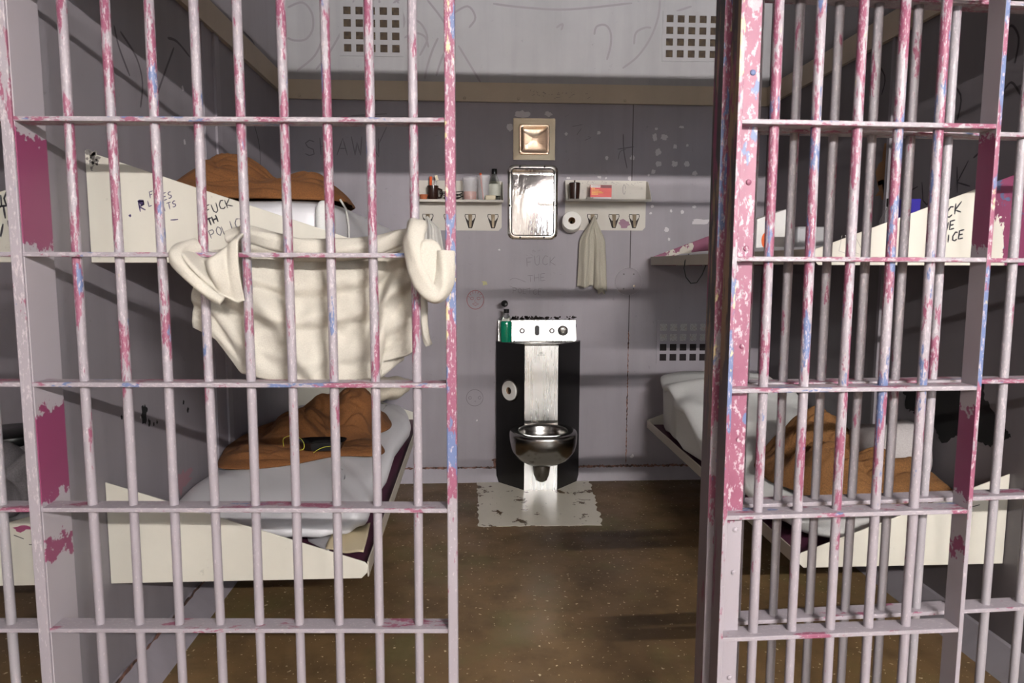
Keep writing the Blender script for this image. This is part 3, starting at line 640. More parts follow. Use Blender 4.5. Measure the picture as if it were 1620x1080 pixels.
# ------------------------------------------------------------------ crumpled blankets
def sstep(a, b_, x): t = max(0, min(1, (x-a)/(b_-a))); return t*t*(3-2*t)
def blanket(outl, c, z0, lumps, seed, edge=.03, cr=.035, sc1=5.2, ang=.5, stretch=.45, n=150, m=70, ragged=.05, ground=None):
    """heap of thick cloth: plan outline, lumps (x, y, rx, ry, h, power), puffed folds parted by sharp creases"""
    L = len(outl); ca, sa = math.cos(ang), math.sin(ang)
    def rim(t):
        t = (t % 1)*L; i = int(t); f = t-i; a, b_, c_, d = [Vector(outl[(i+k-1) % L]) for k in range(4)]
        return .5*((2*b_)+(c_-a)*f+(2*a-5*b_+4*c_-d)*f*f+(3*b_-a-3*c_+d)*f**3)
    def fold(x, y):
        wx = x+.07*noise.noise((x*4+seed, y*4, 1)); wy = y+.07*noise.noise((x*4, y*4+seed, 7))
        u, v = (wx*ca+wy*sa)*stretch, -wx*sa+wy*ca
        b1 = abs(noise.noise((u*sc1+seed, v*sc1, seed*.3))); b2 = abs(noise.noise((u*sc1*2.1, v*sc1*2.1+seed, 3)))
        r_ = 1-abs(math.sin(PI*(v*sc1*.55+.9*noise.noise((x*3.1+seed, y*3.1, 5))+u*.8)))**.55
        return min(1, b1*2.3)**.7*.55+min(1, b2*2.2)**.6*.25-.38*r_*(.4+.6*abs(noise.noise((x*5, y*5, seed)))*2)+.2
    vs = []; c = Vector(c)
    for j in range(m+1):
        s = (j/m)**.8
        for k in range(n):
            q = rim(k/n); q = c+(q-c)*(1+ragged*noise.noise((math.cos(2*PI*k/n)*3, math.sin(2*PI*k/n)*3, seed)))
            e = min(1, s/.985); p = c+(q-c)*(e if s <= .985 else 1-(s-.985)*.6)
            h = edge*(1-e**9)**.5 if e < 1 else 0
            base = 0
            for (lx, ly, rx, ry, hh, pw_) in lumps:
                d = (((p.x-lx)/rx)**2+((p.y-ly)/ry)**2)**(pw_/2)
                base = max(base, hh*math.exp(-d))+.12*min(base, hh*math.exp(-d))
            en = (1-e**6)
            h += base*en+cr*fold(p.x, p.y)*en*(.55+min(1, base/.07)*.6)
            g_ = ground(p.x, p.y) if ground else z0
            vs.append((p.x+.02*noise.noise((p.x*9, h*14, seed))*en, p.y+.02*noise.noise((p.y*9, h*14, seed+5))*en, g_+max(h, .002 if s < 1 else 0)))
    g = G(); g.add(vs, [(j*n+k, j*n+(k+1)%n, (j+1)*n+(k+1)%n, (j+1)*n+k) for j in range(m) for k in range(n)]); return g
def curve3(P, n=6):
    out = []
    for i in range(len(P)-1):
        a, b_, c_, d = P[max(i-1,0)], P[i], P[i+1], P[min(i+2,len(P)-1)]
        for k in range(n): q = k/n; out.append(.5*((2*b_)+(c_-a)*q+(2*a-5*b_+4*c_-d)*q*q+(3*b_-a-3*c_+d)*q**3))
    return out+[P[-1]]
def flat(pxs, Z): return [(aZ(x, y, Z).x, aZ(x, y, Z).y) for x, y in pxs]
zt_ul = 1.578
o = put('blanket', blanket([(-1.07,2.42),(-.80,2.40),(-.56,2.43),(-.455,2.5),(-.45,2.72),(-.52,2.95),(-.80,3.02),(-1.06,2.98)], (-.78,2.7), zt_ul-.006, [(-.90,2.72,.17,.2,.115,2.2),(-.60,2.66,.13,.2,.05,2.2)], 3.3, .03, .055, 10.5, .1, .36, n=220, m=100), BROWN, None, 'all')
tag(o, 'brown wool blanket heaped on the upper left bunk mattress', 'blanket')
o = put('blanket', blanket(flat([(345,738),(395,741),(455,736),(530,722),(603,720),(606,704),(590,690),(618,676),(612,655),(585,648),(500,650),(430,668),(385,690),(352,715)], .55), (-.66,3.12), .548, [(-.80,3.22,.12,.20,.085,2.4),(-.565,3.36,.11,.17,.150,3),(-.72,3.4,.14,.12,.10,2.4),(-.93,2.95,.12,.12,.02,2)], 7.7, .018, .055, 11, -.35, .42, ragged=.04, n=220, m=100), BROWN, None, 'all')
tag(o, 'brown wool blanket heaped on the lower left bunk, black tray in its folds', 'blanket')
o = put('blanket', blanket([(1.18,2.72),(1.235,2.50),(1.33,2.38),(1.55,2.33),(1.76,2.36),(1.77,2.6),(1.72,2.92),(1.52,3.06),(1.34,3.04),(1.22,2.92)], (1.46,2.68), .497, [(1.46,2.86,.16,.14,.17,2.4),(1.34,2.55,.14,.15,.085,2.6),(1.60,2.52,.16,.16,.075,2.6)], 12.1, .04, .06, 9.5, .2, .45, n=220, m=100), BROWN2, None, 'all')
tag(o, 'tan wool blanket heaped on the lower right bunk behind the bars', 'blanket')
# black tray with yellow cord among the folds
c = aZ(512, 702, .600); t = thing('black_tray', 'small black tray lying in the folds of the lower left brown blanket', 'tray', (c.x, c.y-.02, .585))
tx, ty = c.x, c.y-.02
cs = lambda v: math.copysign(abs(v)**.6, v)
dish = [(tx+q*.095*cs(math.cos(2*PI*k/28)), ty+q*.055*cs(math.sin(2*PI*k/28)), zz) for q, zz in ((.02,.588),(.85,.588),(1,.618),(1.05,.622),(.98,.618),(.82,.594),(.02,.594)) for k in range(28)]
put('dish', G().add(dish, [(i*28+k, i*28+(k+1)%28, (i+1)*28+(k+1)%28, (i+1)*28+k) for i in range(6) for k in range(28)]), M('glossy_black', (22,20,20), .15).m, t, True)
pts = [aY(x, y, ty-.085) for x, y in [(449,706),(448,695),(455,690),(466,689),(476,694),(481,702),(480,710),(472,712)]]
tag(put('yellow_cord', G().tube(curve3(pts), .0011, 6), YELC, None, True), 'thin yellow cord loop at the left of the black tray', 'cord')
pts = [aY(x, y, ty-.085) for x, y in [(496,716),(503,711),(513,707),(524,706),(530,708)]]
tag(put('yellow_cord', G().tube(curve3(pts), .0011, 6), YELC, None, True), 'thin yellow cord arc in front of the black tray', 'cord')
# ------------------------------------------------------------------ the cream towel tied along the crossbar
t = thing('tied_towel', 'big cream terry towel tied along the crossbar of the left panel, hanging behind it', 'towel', (-.43, 1.80, 1.06), 'towels hung in the cell')
def lerp(a, b_, t): return a+(b_-a)*t
TOPC = [(.0,-.700,1.385),(.2,-.60,1.392),(.45,-.45,1.37),(.7,-.30,1.38),(.86,-.18,1.405),(1,-.145,1.41)]
BOTC = [(.0,-.712,1.195),(.08,-.66,1.165),(.16,-.60,1.075),(.3,-.50,1.055),(.5,-.40,1.052),(.7,-.30,1.056),(.80,-.243,1.060),(.84,-.235,1.105),(.93,-.175,1.12),(1,-.150,1.135)]
def cur(C, u):
    for a, b_ in zip(C, C[1:]):
        if u <= b_[0]+1e-9: f = (u-a[0])/(b_[0]-a[0]); return lerp(a[1], b_[1], f), lerp(a[2], b_[2], f)
    return C[-1][1], C[-1][2]
def tw(u, v):
    xa, za = cur(TOPC, u); xb, zb_ = cur(BOTC, u); x, z = lerp(xa, xb, v), lerp(za, zb_, v)
    swag = 0
    for k, (dep, w_) in enumerate(((.14,.8),(.40,.9),(.72,.6))):   # U-shaped swags between the tied ends
        cv = dep+.22*(1-(2*u-1)**2)-.12
        swag += w_*(math.exp(-((v-cv)/.06)**2) if v > cv else math.exp(-((v-cv)/.13)**2))
    left = math.exp(-((u-.16-.35*v)/.06)**2)*.8+math.exp(-((u-.04-.2*v)/.04)**2)*.6
    right = math.exp(-((u-.93+.22*v)/.05)**2)*.9-math.exp(-((u-.83+.12*v)/.035)**2)*.6
    y = 1.815-.034*swag*(1-.4*v)-.024*left-.030*right+.014*noise.noise((u*5, v*4, 3))+.006*noise.noise((u*14, v*10, 9))+.012*math.sin(u*11)*v
    return (x, max(y, 1.752), z)
put('hanging_cloth', G().grid(tw, 110, 70), TOWEL, t, 'all', solid=.006, soff=0)
# rear layer hanging lower behind the right side
def tw2(u, v):
    x = lerp(-.30, -.165, u)-.02*v; z = lerp(1.30, 1.058+(.075*abs(u-.55)*1.4), v); return (x, 1.835+.012*math.sin(u*7+v*2), z)
put('rear_fold', G().grid(tw2, 30, 24), TOWEL, t, 'all', solid=.006, soff=0)
def roll_tube(pts, r0, seed, name, seg=18, amp=.3, flat_=1.0, N_=60):
    """rope of rolled cloth along pts"""
    P = [Vector(p) for p in pts]; out = []; rs = []
    for i in range(N_+1):
        f = i/N_*(len(P)-1); k = min(int(f), len(P)-2); a, b_, c_, d = P[max(k-1,0)], P[k], P[k+1], P[min(k+2,len(P)-1)]; q = f-k
        out.append(.5*((2*b_)+(c_-a)*q+(2*a-5*b_+4*c_-d)*q*q+(3*b_-a-3*c_+d)*q**3)); rs.append((r0 if not callable(r0) else r0(i/N_)))
    g = G().tube(out, rs, seg); vs = []
    for i, v in enumerate(g.v):
        ring_i, k = divmod(i, seg); c = out[ring_i]; d = Vector(v)-c; ang = 2*PI*k/seg
        w_ = 1+amp*(abs(math.sin(ang*2+ring_i*.10+seed))-.5)+amp*.5*noise.noise(Vector(v)*18+Vector((seed,0,0)))
        vs.append(tuple(c+d*w_))
    g.v = vs; return g
put('rolled_edge', roll_tube([(-.612,1.80,1.418),(-.565,1.795,1.428),(-.50,1.79,1.413),(-.42,1.79,1.395),(-.33,1.79,1.393),(-.24,1.79,1.405),(-.17,1.79,1.425),(-.13,1.775,1.432)], lambda s: .017+.006*math.sin(s*PI), 1, 'r'), TOWEL, t, 'all')
put('rolled_edge', roll_tube([(-.60,1.80,1.400),(-.52,1.80,1.392),(-.44,1.80,1.376),(-.34,1.80,1.378),(-.24,1.80,1.388),(-.16,1.79,1.405)], lambda s: .014, 4, 'r'), TOWEL, t, 'all')
# left end folded forward over the crossbar, hanging in front of the bars
def ear(u, v):
    # u across, v down
    x = lerp(lerp(-.690, -.548, u), lerp(-.672, -.540, u), v); top = 1.394-.026*math.sin(PI*min(1, u/.8))+.034*sstep(.6,1,u)
    bot = 1.345-.083*min(1, u*1.12)**.75+.006*sstep(.85,1,u); z = lerp(top, bot, v)
    y = 1.686-.020*math.sin(PI*min(1, v*1.05))-.020*math.exp(-((u-.12-.45*v)/.09)**2)+.020*math.exp(-((u-.36-.2*v)/.09)**2)-.022*math.exp(-((u-.60)/.12)**2)*(1-v*.5)+.014*math.exp(-((u-.80)/.06)**2)*(1-v)
    k = sstep(.88, 1, 1-v)*1.0
    return (x, y+.075*k, z+.012*k)
put('folded_end', G().grid(ear, 44, 44), TOWEL, t, 'all', solid=.007, soff=0, label='left end folded forward over the crossbar')
put('folded_end', roll_tube([(-.668,1.735,1.392),(-.684,1.700,1.386),(-.686,1.672,1.370),(-.668,1.664,1.345),(-.642,1.664,1.315),(-.612,1.666,1.285),(-.585,1.668,1.268)], lambda s: .022*(1-.55*s), 2, 'r', amp=.18), TOWEL, t, 'all')
put('folded_end', roll_tube([(-.142,1.775,1.438),(-.135,1.70,1.440),(-.138,1.664,1.405),(-.128,1.656,1.352),(-.112,1.654,1.305),(-.090,1.654,1.285),(-.074,1.656,1.300),(-.066,1.658,1.340),(-.066,1.664,1.385)], lambda s: .024 if s < .5 else .022, 6, 'r', amp=.25), TOWEL, t, 'all', label='right end looped forward round the last bar')
put('folded_end', supel((-.102, 1.660, 1.352), (.034, .020, .062), 2.6, 2.3, 40, 30, lambda p: p+Vector((.01*(1.36-p.z)*2, nz(p,20,.010,2)+.008*math.sin((p.x+.1)*90), 0))), TOWEL, t, 'all')
put('fringe', roll_tube([(-.130,1.80,1.40),(-.128,1.802,1.30),(-.126,1.80,1.22),(-.122,1.80,1.17),(-.114,1.80,1.148)], lambda s: .009, 3, 'r', amp=.35), TOWEL, t, 'all')
# limp towel on the right shelf's hook
hx, hz = .732, 1.640
def hang(x0t, x1t, x0b, x1b, zt_, zb0, zb1, yb, seed, nfold=2.6, amp=.012):
    def f(u, v):
        e = sstep(0, .35, v)**.7; xt = hx+(u-.5)*.03; xb = lerp(x0b, x1b, u); x = lerp(xt, lerp(lerp(x0t, x1t, u), xb, v), e)
        z = lerp(zt_-.03*(2*u-1)**2*(1-v), lerp(zb0, zb1, u)+.006*math.sin(u*8+seed), v)
        y = yb-.018*math.exp(-(v/.15)**2)-amp*math.cos((u-.5)*2*PI*nfold+seed)*(.5+.6*v)+.006*noise.noise((u*6, v*5, seed))
        y -= .028*(1-(2*u-1)**2)
        return (x, y, z)
    return f
t = thing('hanging_towel', 'limp grey-white towel hanging from a hook under the right shelf', 'towel', (.73, YB-.03, 1.19), 'towels hung in the cell')
put('front_fold', G().grid(hang(.655,.745,.640,.735,1.655,1.222,1.232,YB-.035,1.0,1.6,.010), 34, 50), GREYC, t, 'all', solid=.005, soff=0)
put('side_fold', G().grid(hang(.735,.800,.742,.820,1.655,1.215,1.205,YB-.030,2.5,1.3,.010), 30, 50), GREYC, t, 'all', solid=.005, soff=0)
put('back_fold', G().grid(hang(.68,.79,.770,.812,1.65,1.19,1.185,YB-.022,4,1.1,.006), 24, 50), GREYC, t, 'all', solid=.004, soff=0)
# crumpled white cloth on the left shelf's first hook
hx = -.272
t = tag(put('white_cloth', G().grid(hang(-.315,-.205,-.322,-.178,1.645,1.49,1.43,YB-.035,.6,3.2,.012), 40, 40), WHITEC, None, 'all', solid=.004, soff=0), 'crumpled white cloth hanging from the leftmost shelf hook', 'cloth', 'towels hung in the cell')
# ------------------------------------------------------------------ shelves with hook rails
def shelf(x0, x1, zr0, zs, label, grp, hooks, pinkpatch=False):
    t = thing('hook_shelf', label, 'shelf', ((x0+x1)/2, YB, zr0), grp)
    g = G().prism([(x0+.02,YB,zr0),(x1-.02,YB,zr0),(x1-.002,YB,zr0+.02),(x1-.002,YB,zs+.125),(x0+.002,YB,zs+.125),(x0+.002,YB,zr0+.02)], (0,YB,0), (0,YB-.003,0))
    b = put('back_plate', g, SHELFM, t)
    put('tray', G().box(x0-.004, x1+.004, YB-.115, YB-.003, zs-.003, zs), SHELFM, t, bevel=.001)
    for x, s in ((x0, 1), (x1, -1)):
        put('end_lip', G().prism([(x,YB-.003,zs),(x,YB-.003,zs+.12),(x-s*.004,YB-.03,zs+.115),(x-s*.004,YB-.108,zs+.018),(x-s*.004,YB-.112,zs)], (x,0,0), (x+s*.003,0,0)), SHELFM, t)
    put('front_lip', G().box(x0-.004, x1+.004, YB-.1165, YB-.1145, zs-.011, zs+.003), SHELFM, t)
    for x, cov in hooks:
        h = put('hook', G().prism([(x-.013,YB-.003,zr0+.098),(x+.013,YB-.003,zr0+.098),(x+.009,YB-.016,zr0+.05),(x+.006,YB-.022,zr0+.018),(x-.006,YB-.022,zr0+.018),(x-.009,YB-.016,zr0+.05)], (0,0,0), (0,-.003,0)), NICKEL, t, bevel=.001)
        put('hook_cutout', G().prism([(x-.032,YB-.0035,zr0+.098),(x-.034,YB-.0035,zr0+.085),(x-.011,YB-.0035,zr0+.014),(x+.011,YB-.0035,zr0+.014),(x+.034,YB-.0035,zr0+.085),(x+.032,YB-.0035,zr0+.098)], (0,0,0), (0,-.0006,0)), HOLE, h)
        put('hook_tongue', G().prism([(x-.029,YB-.0042,zr0+.094),(x-.029,YB-.0042,zr0+.080),(x-.014,YB-.0042,zr0+.060),(x+.014,YB-.0042,zr0+.060),(x+.029,YB-.0042,zr0+.080),(x+.029,YB-.0042,zr0+.094)], (0,0,0), (0,-.0016,0)), SHELFM, h)
    return t, b
SHELFM = wall_paint('cream_shelf_paint', (206,200,190), .1)
HOLE = M('dark_slot', (60,54,52), .8).m
s1, b1 = shelf(-.330, .176, 1.566, 1.738, 'left cream hook shelf holding cups and a bottle, partly behind the chipped post', None, [(-.274,1),(-.145,0),(-.017,0),(.121,0)])
s2, b2 = shelf(.560, 1.064, 1.572, 1.748, 'right cream hook shelf with red carton, beside the mirror', None, [(.614,1),(.732,1),(.865,0),(.991,0)])
g = G(); g.blob((.930,YB-.0032,1.613), U, W, N, .038, random.Random(4), 22, .3, .62); put('bare_patch', g, M('mauve_patch', (150,112,130), .6).m, b2, label='mauve worn patch')
g = G(); r3 = random.Random(8)
for k in range(30): p = Vector((r3.uniform(.66,1.03), YB-.0035, 1.86+r3.uniform(-.012,.008))); g.stroke([p, p+Vector((r3.uniform(-.01,.02),0,r3.uniform(-.01,.01)))], .002, N)
g.stroke([Vector((.925+.008*math.cos(a*.5), YB-.0035, 1.82+.03*math.sin(a*.5))) for a in range(13)], .002, N)
put('pen_marks', g, PENCIL, b2)
ZS1, ZS2 = 1.7385, 1.7485
def onshelf(px): return aY(px, 318, YB-.06).x
# left shelf contents
x = -.240; y = YB-.045; z = ZS1
t = thing('toothbrush_mug', 'dark brown mug holding toothbrushes at the left end of the left shelf', 'mug', (x, y, z))
put('body', G().lathe([(.030,0),(.033,.004),(.034,.088),(.0305,.088),(.029,.008),(0,.007)], (x, y, z), seg=26), MUG, t, True)
put('handle', G().tube([(x+.032,y,z+.072),(x+.052,y,z+.066),(x+.056,y,z+.04),(x+.048,y,z+.02),(x+.032,y,z+.018)], .0055, 8), MUG, t, True)
t = thing('toothbrush', 'orange-handled toothbrush leaning in the dark mug', 'toothbrush', (x-.012, y, z+.02))
put('handle', G().tube([(x-.012,y,z+.02),(x-.013,y,z+.09),(x-.011,y-.004,z+.142)], [.005,.007,.009], 8), ORP, t, True)
t = thing('toothbrush', 'pale bristled toothbrush leaning right in the dark mug', 'toothbrush', (x+.005, y, z+.02))
put('handle', G().tube([(x+.003,y,z+.02),(x+.012,y,z+.09),(x+.020,y,z+.125)], .0045, 8), PLAST, t, True); put('head', G().obox((x+.023,y,z+.135), (.008,0,.002), (0,.006,0), (-.004,0,.014)), SOAPW, t)
x = -.293; y = YB-.080
tag(put('cup', G().lathe([(.016,0),(.018,.002),(.026,.030),(.028,.032),(.025,.032),(.018,.004),(0,.003)], (x+.0,y,z), seg=26), TERRA, None, True), 'small terracotta coloured cup in front of the dark mug', 'cup')
x = onshelf(745); y = YB-.068
t = thing('tumbler', 'frosted plastic tumbler half full of orange drink', 'tumbler', (x-.005, y, z))
put('body', G().lathe([(.038,0),(.040,.003),(.0475,.135),(.046,.135),(.0385,.004),(0,.003)], (x-.004,y,z), seg=30), PLAST, t, True)
put('drink', G().lathe([(.0384,.004),(.0405,.052),(0,.052)], (x-.004,y,z), seg=30), ORANGE, t, True)
x = onshelf(765); y = YB-.045
t = thing('tumbler', 'empty frosted tumbler behind the orange drink, orange stick inside', 'tumbler', (x, y, z))
put('body', G().lathe([(.032,0),(.034,.003),(.041,.150),(.0395,.150),(.033,.004),(0,.003)], (x+.0,y,z), seg=30), PLAST, t, True)
tag(put('stirring_stick', G().tube([(x+.0,y,z+.006),(x-.012,y,z+.10),(x-.018,y,z+.166)], [.004,.005,.007], 8), ORP, None, True), 'orange stick standing in the empty frosted tumbler', 'stick')
x = .128; y = YB-.05
t = thing('bottle', 'clear bottle with black cap at the right end of the left shelf', 'bottle', (x, y, z))
put('body', G().lathe([(.030,0),(.034,.004),(.034,.07),(.033,.10),(.020,.140),(.0135,.150),(.0135,.162),(.0125,.162),(.012,.150),(.018,.139),(.0315,.099),(.032,.006),(0,.005)], (x,y,z), seg=30, sx=1.05, sy=.8), GLASS, t, True)
put('cap', G().lathe([(.016,.158),(.0165,.160),(.0165,.188),(.015,.190),(0,.190)], (x,y,z), seg=24), BLACK, t, True)
put('label', G().lathe([(.0345,.03),(.0345,.10)], (x,y,z), seg=30, sx=1.05, sy=.8, close=False), M('pale_label', (186,188,176), .5).m, t, True)
tag(put('soap_dish', G().box(.072,.135,YB-.108,YB-.088,z,z+.030), SOAPW, None, bevel=.006), 'cream soap bar in front of the clear bottle', 'soap')
g = G(); r4 = random.Random(2)
pts = []
for k in range(60): a = k*.42; pts.append((-.15+.055*math.cos(a)+.05*(k/60), YB-.06+.03*math.sin(a*1.3), z+.006+.026*(1+math.sin(a*.77))*.9))
g.tube(pts, .0028, 6); tag(put('earphone_cord', g, BLACK, None, True), 'tangled black cord lying on the left shelf', 'cord')
# right shelf contents
x = .612; y = YB-.055; z = ZS2
t = thing('brown_pot', 'dark brown lidded pot at the left end of the right shelf', 'pot', (x, y, z))
put('body', G().lathe([(.026,0),(.028,.002),(.034,.092),(.0345,.1),(.031,.103),(0,.103)], (x,y,z), seg=28), MUG, t, True); put('lid_knob', G().lathe([(.005,.103),(.004,.112),(.006,.116),(0,.118)], (x,y,z), seg=14), MUG, t, True)
x0, x1, y = .704, .832, YB-.085
t = thing('red_carton', 'small red printed carton standing on the right shelf', 'carton', ((x0+x1)/2, y, z))
put('box', G().box(x0, x1, y, y+.03, z, z+.088), REDB, t, bevel=.001)
g = G().box(x0+.001, x1-.001, y-.0006, y, z+.001, z+.016); g.box(x0+.001, x0+.06, y-.0006, y, z+.073, z+.087); put('white_band', g, WPR, t)
g = G().box(x0+.062, x1-.001, y-.0006, y, z+.070, z+.087); g.box(x0+.004, x0+.008, y-.001, y, z+.077, z+.083)
for k in range(11): g.box(x0+.010+k*.0042, x0+.0128+k*.0042, y-.001, y, z+.078, z+.082)
put('dark_print', g, M('maroon_print', (120,40,48), .5).m, t)
g = G(); r5 = random.Random(3)
for r_, n in enumerate((4, 9, 12, 14, 8)):
    for k in range(n): g.box(x0+.006+k*.0052, x0+.0062+k*.0052+r5.uniform(.003,.0042), y-.0007, y, z+.064-r_*.0082, z+.0685-r_*.0082)
put('yellow_print', g, YEL, t)
x = onshelf(933); tag(put('dust_puff', supel((x-.0, YB-.07, z+.010), (.024,.02,.010), 2.4, 2.2, 24, 12, mat_fn(1,.006,40)), SHELFM, None, True), 'small cream smear of dried soap on the right shelf', 'soap')
# toilet roll hung on the hook of the right shelf
c = Vector((.602, YB-.115, 1.628)); ax = Vector((-.10,-1,.18)).normalized()
def roll(c, ax, L, R_, r_, label):
    t = thing('toilet_roll', label, 'toilet roll', c-Vector((0,0,R_)))
    put('paper', G().lathe([(r_,0),(R_*.97,0),(R_,.003),(R_,L-.003),(R_*.97,L),(r_,L),(r_,0)], c, ax, 44, close=False), PAPER, t, True)
    put('core', G().lathe([(r_,.002),(r_,L-.002),(r_-.0015,L-.002),(r_-.0015,.002),(r_,.002)], c, ax, 30, close=False), CARD, t, True)
    return t
roll(Vector((.598, YB-.025, 1.606)), ax, .095, .057, .021, 'white toilet roll hung on a hook under the right shelf')
# ------------------------------------------------------------------ mirror and the square recess above it
def rrect(x0, x1, z0, z1, r, n=6):
    out = []
    for cx, cz, a0 in ((x1-r,z1-r,0),(x0+r,z1-r,90),(x0+r,z0+r,180),(x1-r,z0+r,270)):
        for k in range(n+1): a = math.radians(a0+90*k/n); out.append((cx+r*math.cos(a), cz+r*math.sin(a)))
    return out
def ring(g, loops):
    """skin successive closed loops of equal length"""
    n = len(loops[0]); vs = [p for L in loops for p in L]
    g.add(vs, [(i*n+k, i*n+(k+1)%n, (i+1)*n+(k+1)%n, (i+1)*n+k) for i in range(len(loops)-1) for k in range(n)]); return g
x0, x1, z0, z1 = .209, .518, 1.512, 1.963
t = thing('mirror', 'polished metal mirror with rounded bolted frame above the steel fixture', 'mirror', ((x0+x1)/2, YB, z0))
L_ = lambda d, r, y: [(x, YB-y, z) for x, z in rrect(x0+d, x1-d, z0+d, z1-d, r)]
put('frame', ring(G(), [L_(0,.040,0), L_(.002,.040,.010), L_(.010,.036,.016), L_(.022,.028,.016), L_(.028,.020,.009), L_(.030,.018,.004)]), FRAME, t, True)
def wav(u, v):
    a, b_ = x0+.029+(x1-x0-.058)*u, z0+.029+(z1-z0-.058)*v
    e = max(0, (v-.93)/.07); return (a, YB-.0052-.0016*math.sin(u*3.1)*math.sin(v*PI)-.006*e*e, b_)
put('mirror_sheet', G().grid(wav, 24, 34), MIRROR, t, 'all')
for a, b_ in ((x0+.075,z1-.014),(x1-.085,z1-.014),(x0+.078,z0+.014),(x1-.085,z0+.014),(x0+.013,(z0+z1)/2-.02),(x1-.013,(z0+z1)/2-.02)):
    put('bolt', G().lathe([(.0065,0),(.006,.003),(.002,.004),(0,.004)], (a, YB-.016, b_), (0,-1,0), 12), BLACK, t, True)
x0, x1, z0, z1 = .243, .496, 1.990, 2.235
t = thing('soap_recess', 'square metal plate with a shiny square recess above the mirror', 'wall recess', ((x0+x1)/2, YB, z0))
i0, i1, j0, j1 = x0+.040, x1-.040, z0+.036, z1-.040
sq = lambda a0, a1, b0, b1, r, y: [(x, YB-y, z) for x, z in rrect(a0, a1, b0, b1, r, 4)]
put('plate', ring(G(), [sq(x0,x1,z0,z1,.001,0), sq(x0,x1,z0,z1,.001,.008), sq(i0-.006,i1+.006,j0-.006,j1+.006,.014,.009)]), NICKEL, t)
put('recess', ring(G(), [sq(i0-.006,i1+.006,j0-.006,j1+.006,.014,.009), sq(i0,i1,j0,j1,.014,.014), sq(i0+.010,i1-.010,j0+.010,j1-.010,.016,.007), sq(i0+.03,i1-.03,j0+.03,j1-.03,.02,.0025), sq(i0+.075,i1-.075,j0+.075,j1-.075,.008,.0015)]).add([((i0+i1)/2,YB-.0013,(j0+j1)/2)]+sq(i0+.075,i1-.075,j0+.075,j1-.075,.008,.0015), [(0,k+1,(k+1)%20+1) for k in range(20)]), SOAP, t, 'all')
# ------------------------------------------------------------------ steel sink and toilet fixture
xc = .402; zt = .893
t = thing('toilet_sink_unit', 'stainless steel combined sink and toilet with black angled sides at the back wall', 'toilet', (xc, YB-.1, 0))
pl = [(.142,YB-.001),(.142,YB-.035),(.302,4.105),(.505,4.105),(.662,YB-.035),(.662,YB-.001)]
put('side_panel', G().prism([(x,y,0) for x,y in (pl[0],pl[1],pl[2],(.302,YB-.001))], (0,0,0), (0,0,zt-.004)), BLACKP, t, bevel=.0015)
put('side_panel', G().prism([(x,y,0) for x,y in (pl[5],pl[4],pl[3],(.505,YB-.001))], (0,0,0), (0,0,zt-.004)), BLACKP, t, bevel=.0015)
put('front_panel', G().box(.303, .504, 4.103, 4.15, .43, zt-.010), STEELF, t, bevel=.001)
put('lower_panel', G().box(.303, .504, 4.103, 4.15, 0, .30), STEELF, t, bevel=.001)
put('middle_panel', G().box(.3035, .5035, 4.106, 4.15, .30, .43), DSTEEL, t)
# top with an oval basin
import itertools
ec, ea, eb = Vector((.400, 4.205, zt)), .172, .044; n = 64
def hull(a):
    d = Vector((math.cos(a), math.sin(a))); best = 9
    for (p, q) in zip(pl, pl[1:]+pl[:1]):
        e = Vector((q[0]-p[0], q[1]-p[1])); w = Vector((p[0]-ec.x, p[1]-ec.y)); den = d.x*e.y-d.y*e.x
        if abs(den) < 1e-9: continue
        tt = (w.x*e.y-w.y*e.x)/den; ss = (w.x*d.y-w.y*d.x)/den
        if tt > 0 and -1e-6 <= ss <= 1+1e-6: best = min(best, tt)
    return (ec.x+d.x*best, ec.y+d.y*best)
out = [hull(2*PI*k/n) for k in range(n)]
el = lambda s, z: [(ec.x+ea*s*math.cos(2*PI*k/n), ec.y+eb*s*math.sin(2*PI*k/n), z) for k in range(n)]
put('basin', ring(G(), [[(x,y,zt-.006) for x,y in out], [(x,y,zt) for x,y in out], el(1.03,zt), el(1,zt-.003), el(.94,zt-.03), el(.75,zt-.08), el(.4,zt-.11), el(.05,zt-.115)]), BOWL, t, True)
bs = put('backsplash', G().prism([(.150,YB-.001,zt),(.150,YB-.062,zt),(.150,YB-.030,zt+.128),(.150,YB-.001,zt+.130)], (.150,0,0), (.634,0,0)), STEELF, t, bevel=.002)
def onbs(x, h): y = YB-.062+.032*(h/.128); return Vector((x, y, zt+h))
nb = Vector((0,-.97,-.24)).normalized()*1; nb = Vector((0,-.128,.032)).normalized()*1
nb = Vector((0,-.97,.24)).normalized()
for x in (.299, .483):
    b_ = put('push_button', G().lathe([(.0165,0),(.0165,.004),(.013,.007),(.012,.003),(0,.003)], onbs(x,.062), nb, 24), DSTEEL, bs, True)
    put('button_cap', G().lathe([(.008,.003),(.008,.010),(.006,.012),(0,.0125)], onbs(x,.062), nb, 18), STEEL, b_, True) if False else None
    put('button_cap', G().lathe([(.008,.003),(.008,.011),(.006,.013),(0,.0135)], onbs(x,.062), nb, 18), STEEL, bs, True)
sp_ = onbs(.391,.064); put('spout', G().prism([(sp_.x+.014*math.sin(a)*1.0, sp_.y-.002, sp_.z+(.018 if math.cos(a) > 0 else -.018)+.014*math.cos(a)) for a in [2*PI*k/24 for k in range(24)]], (0,0,0), (0,-.006,.001)), BLACK, bs, bevel=.001)
put('drain_dial', G().lathe([(.032,0),(.032,.003),(.027,.006),(.024,.004),(0,.005)], onbs(.551,.062), nb, 32), DSTEEL, bs, True); put('drain_knob', G().lathe([(.010,.004),(.009,.012),(.006,.015),(0,.016)], onbs(.551,.062), nb, 18), STEEL, bs, True)
g = G()
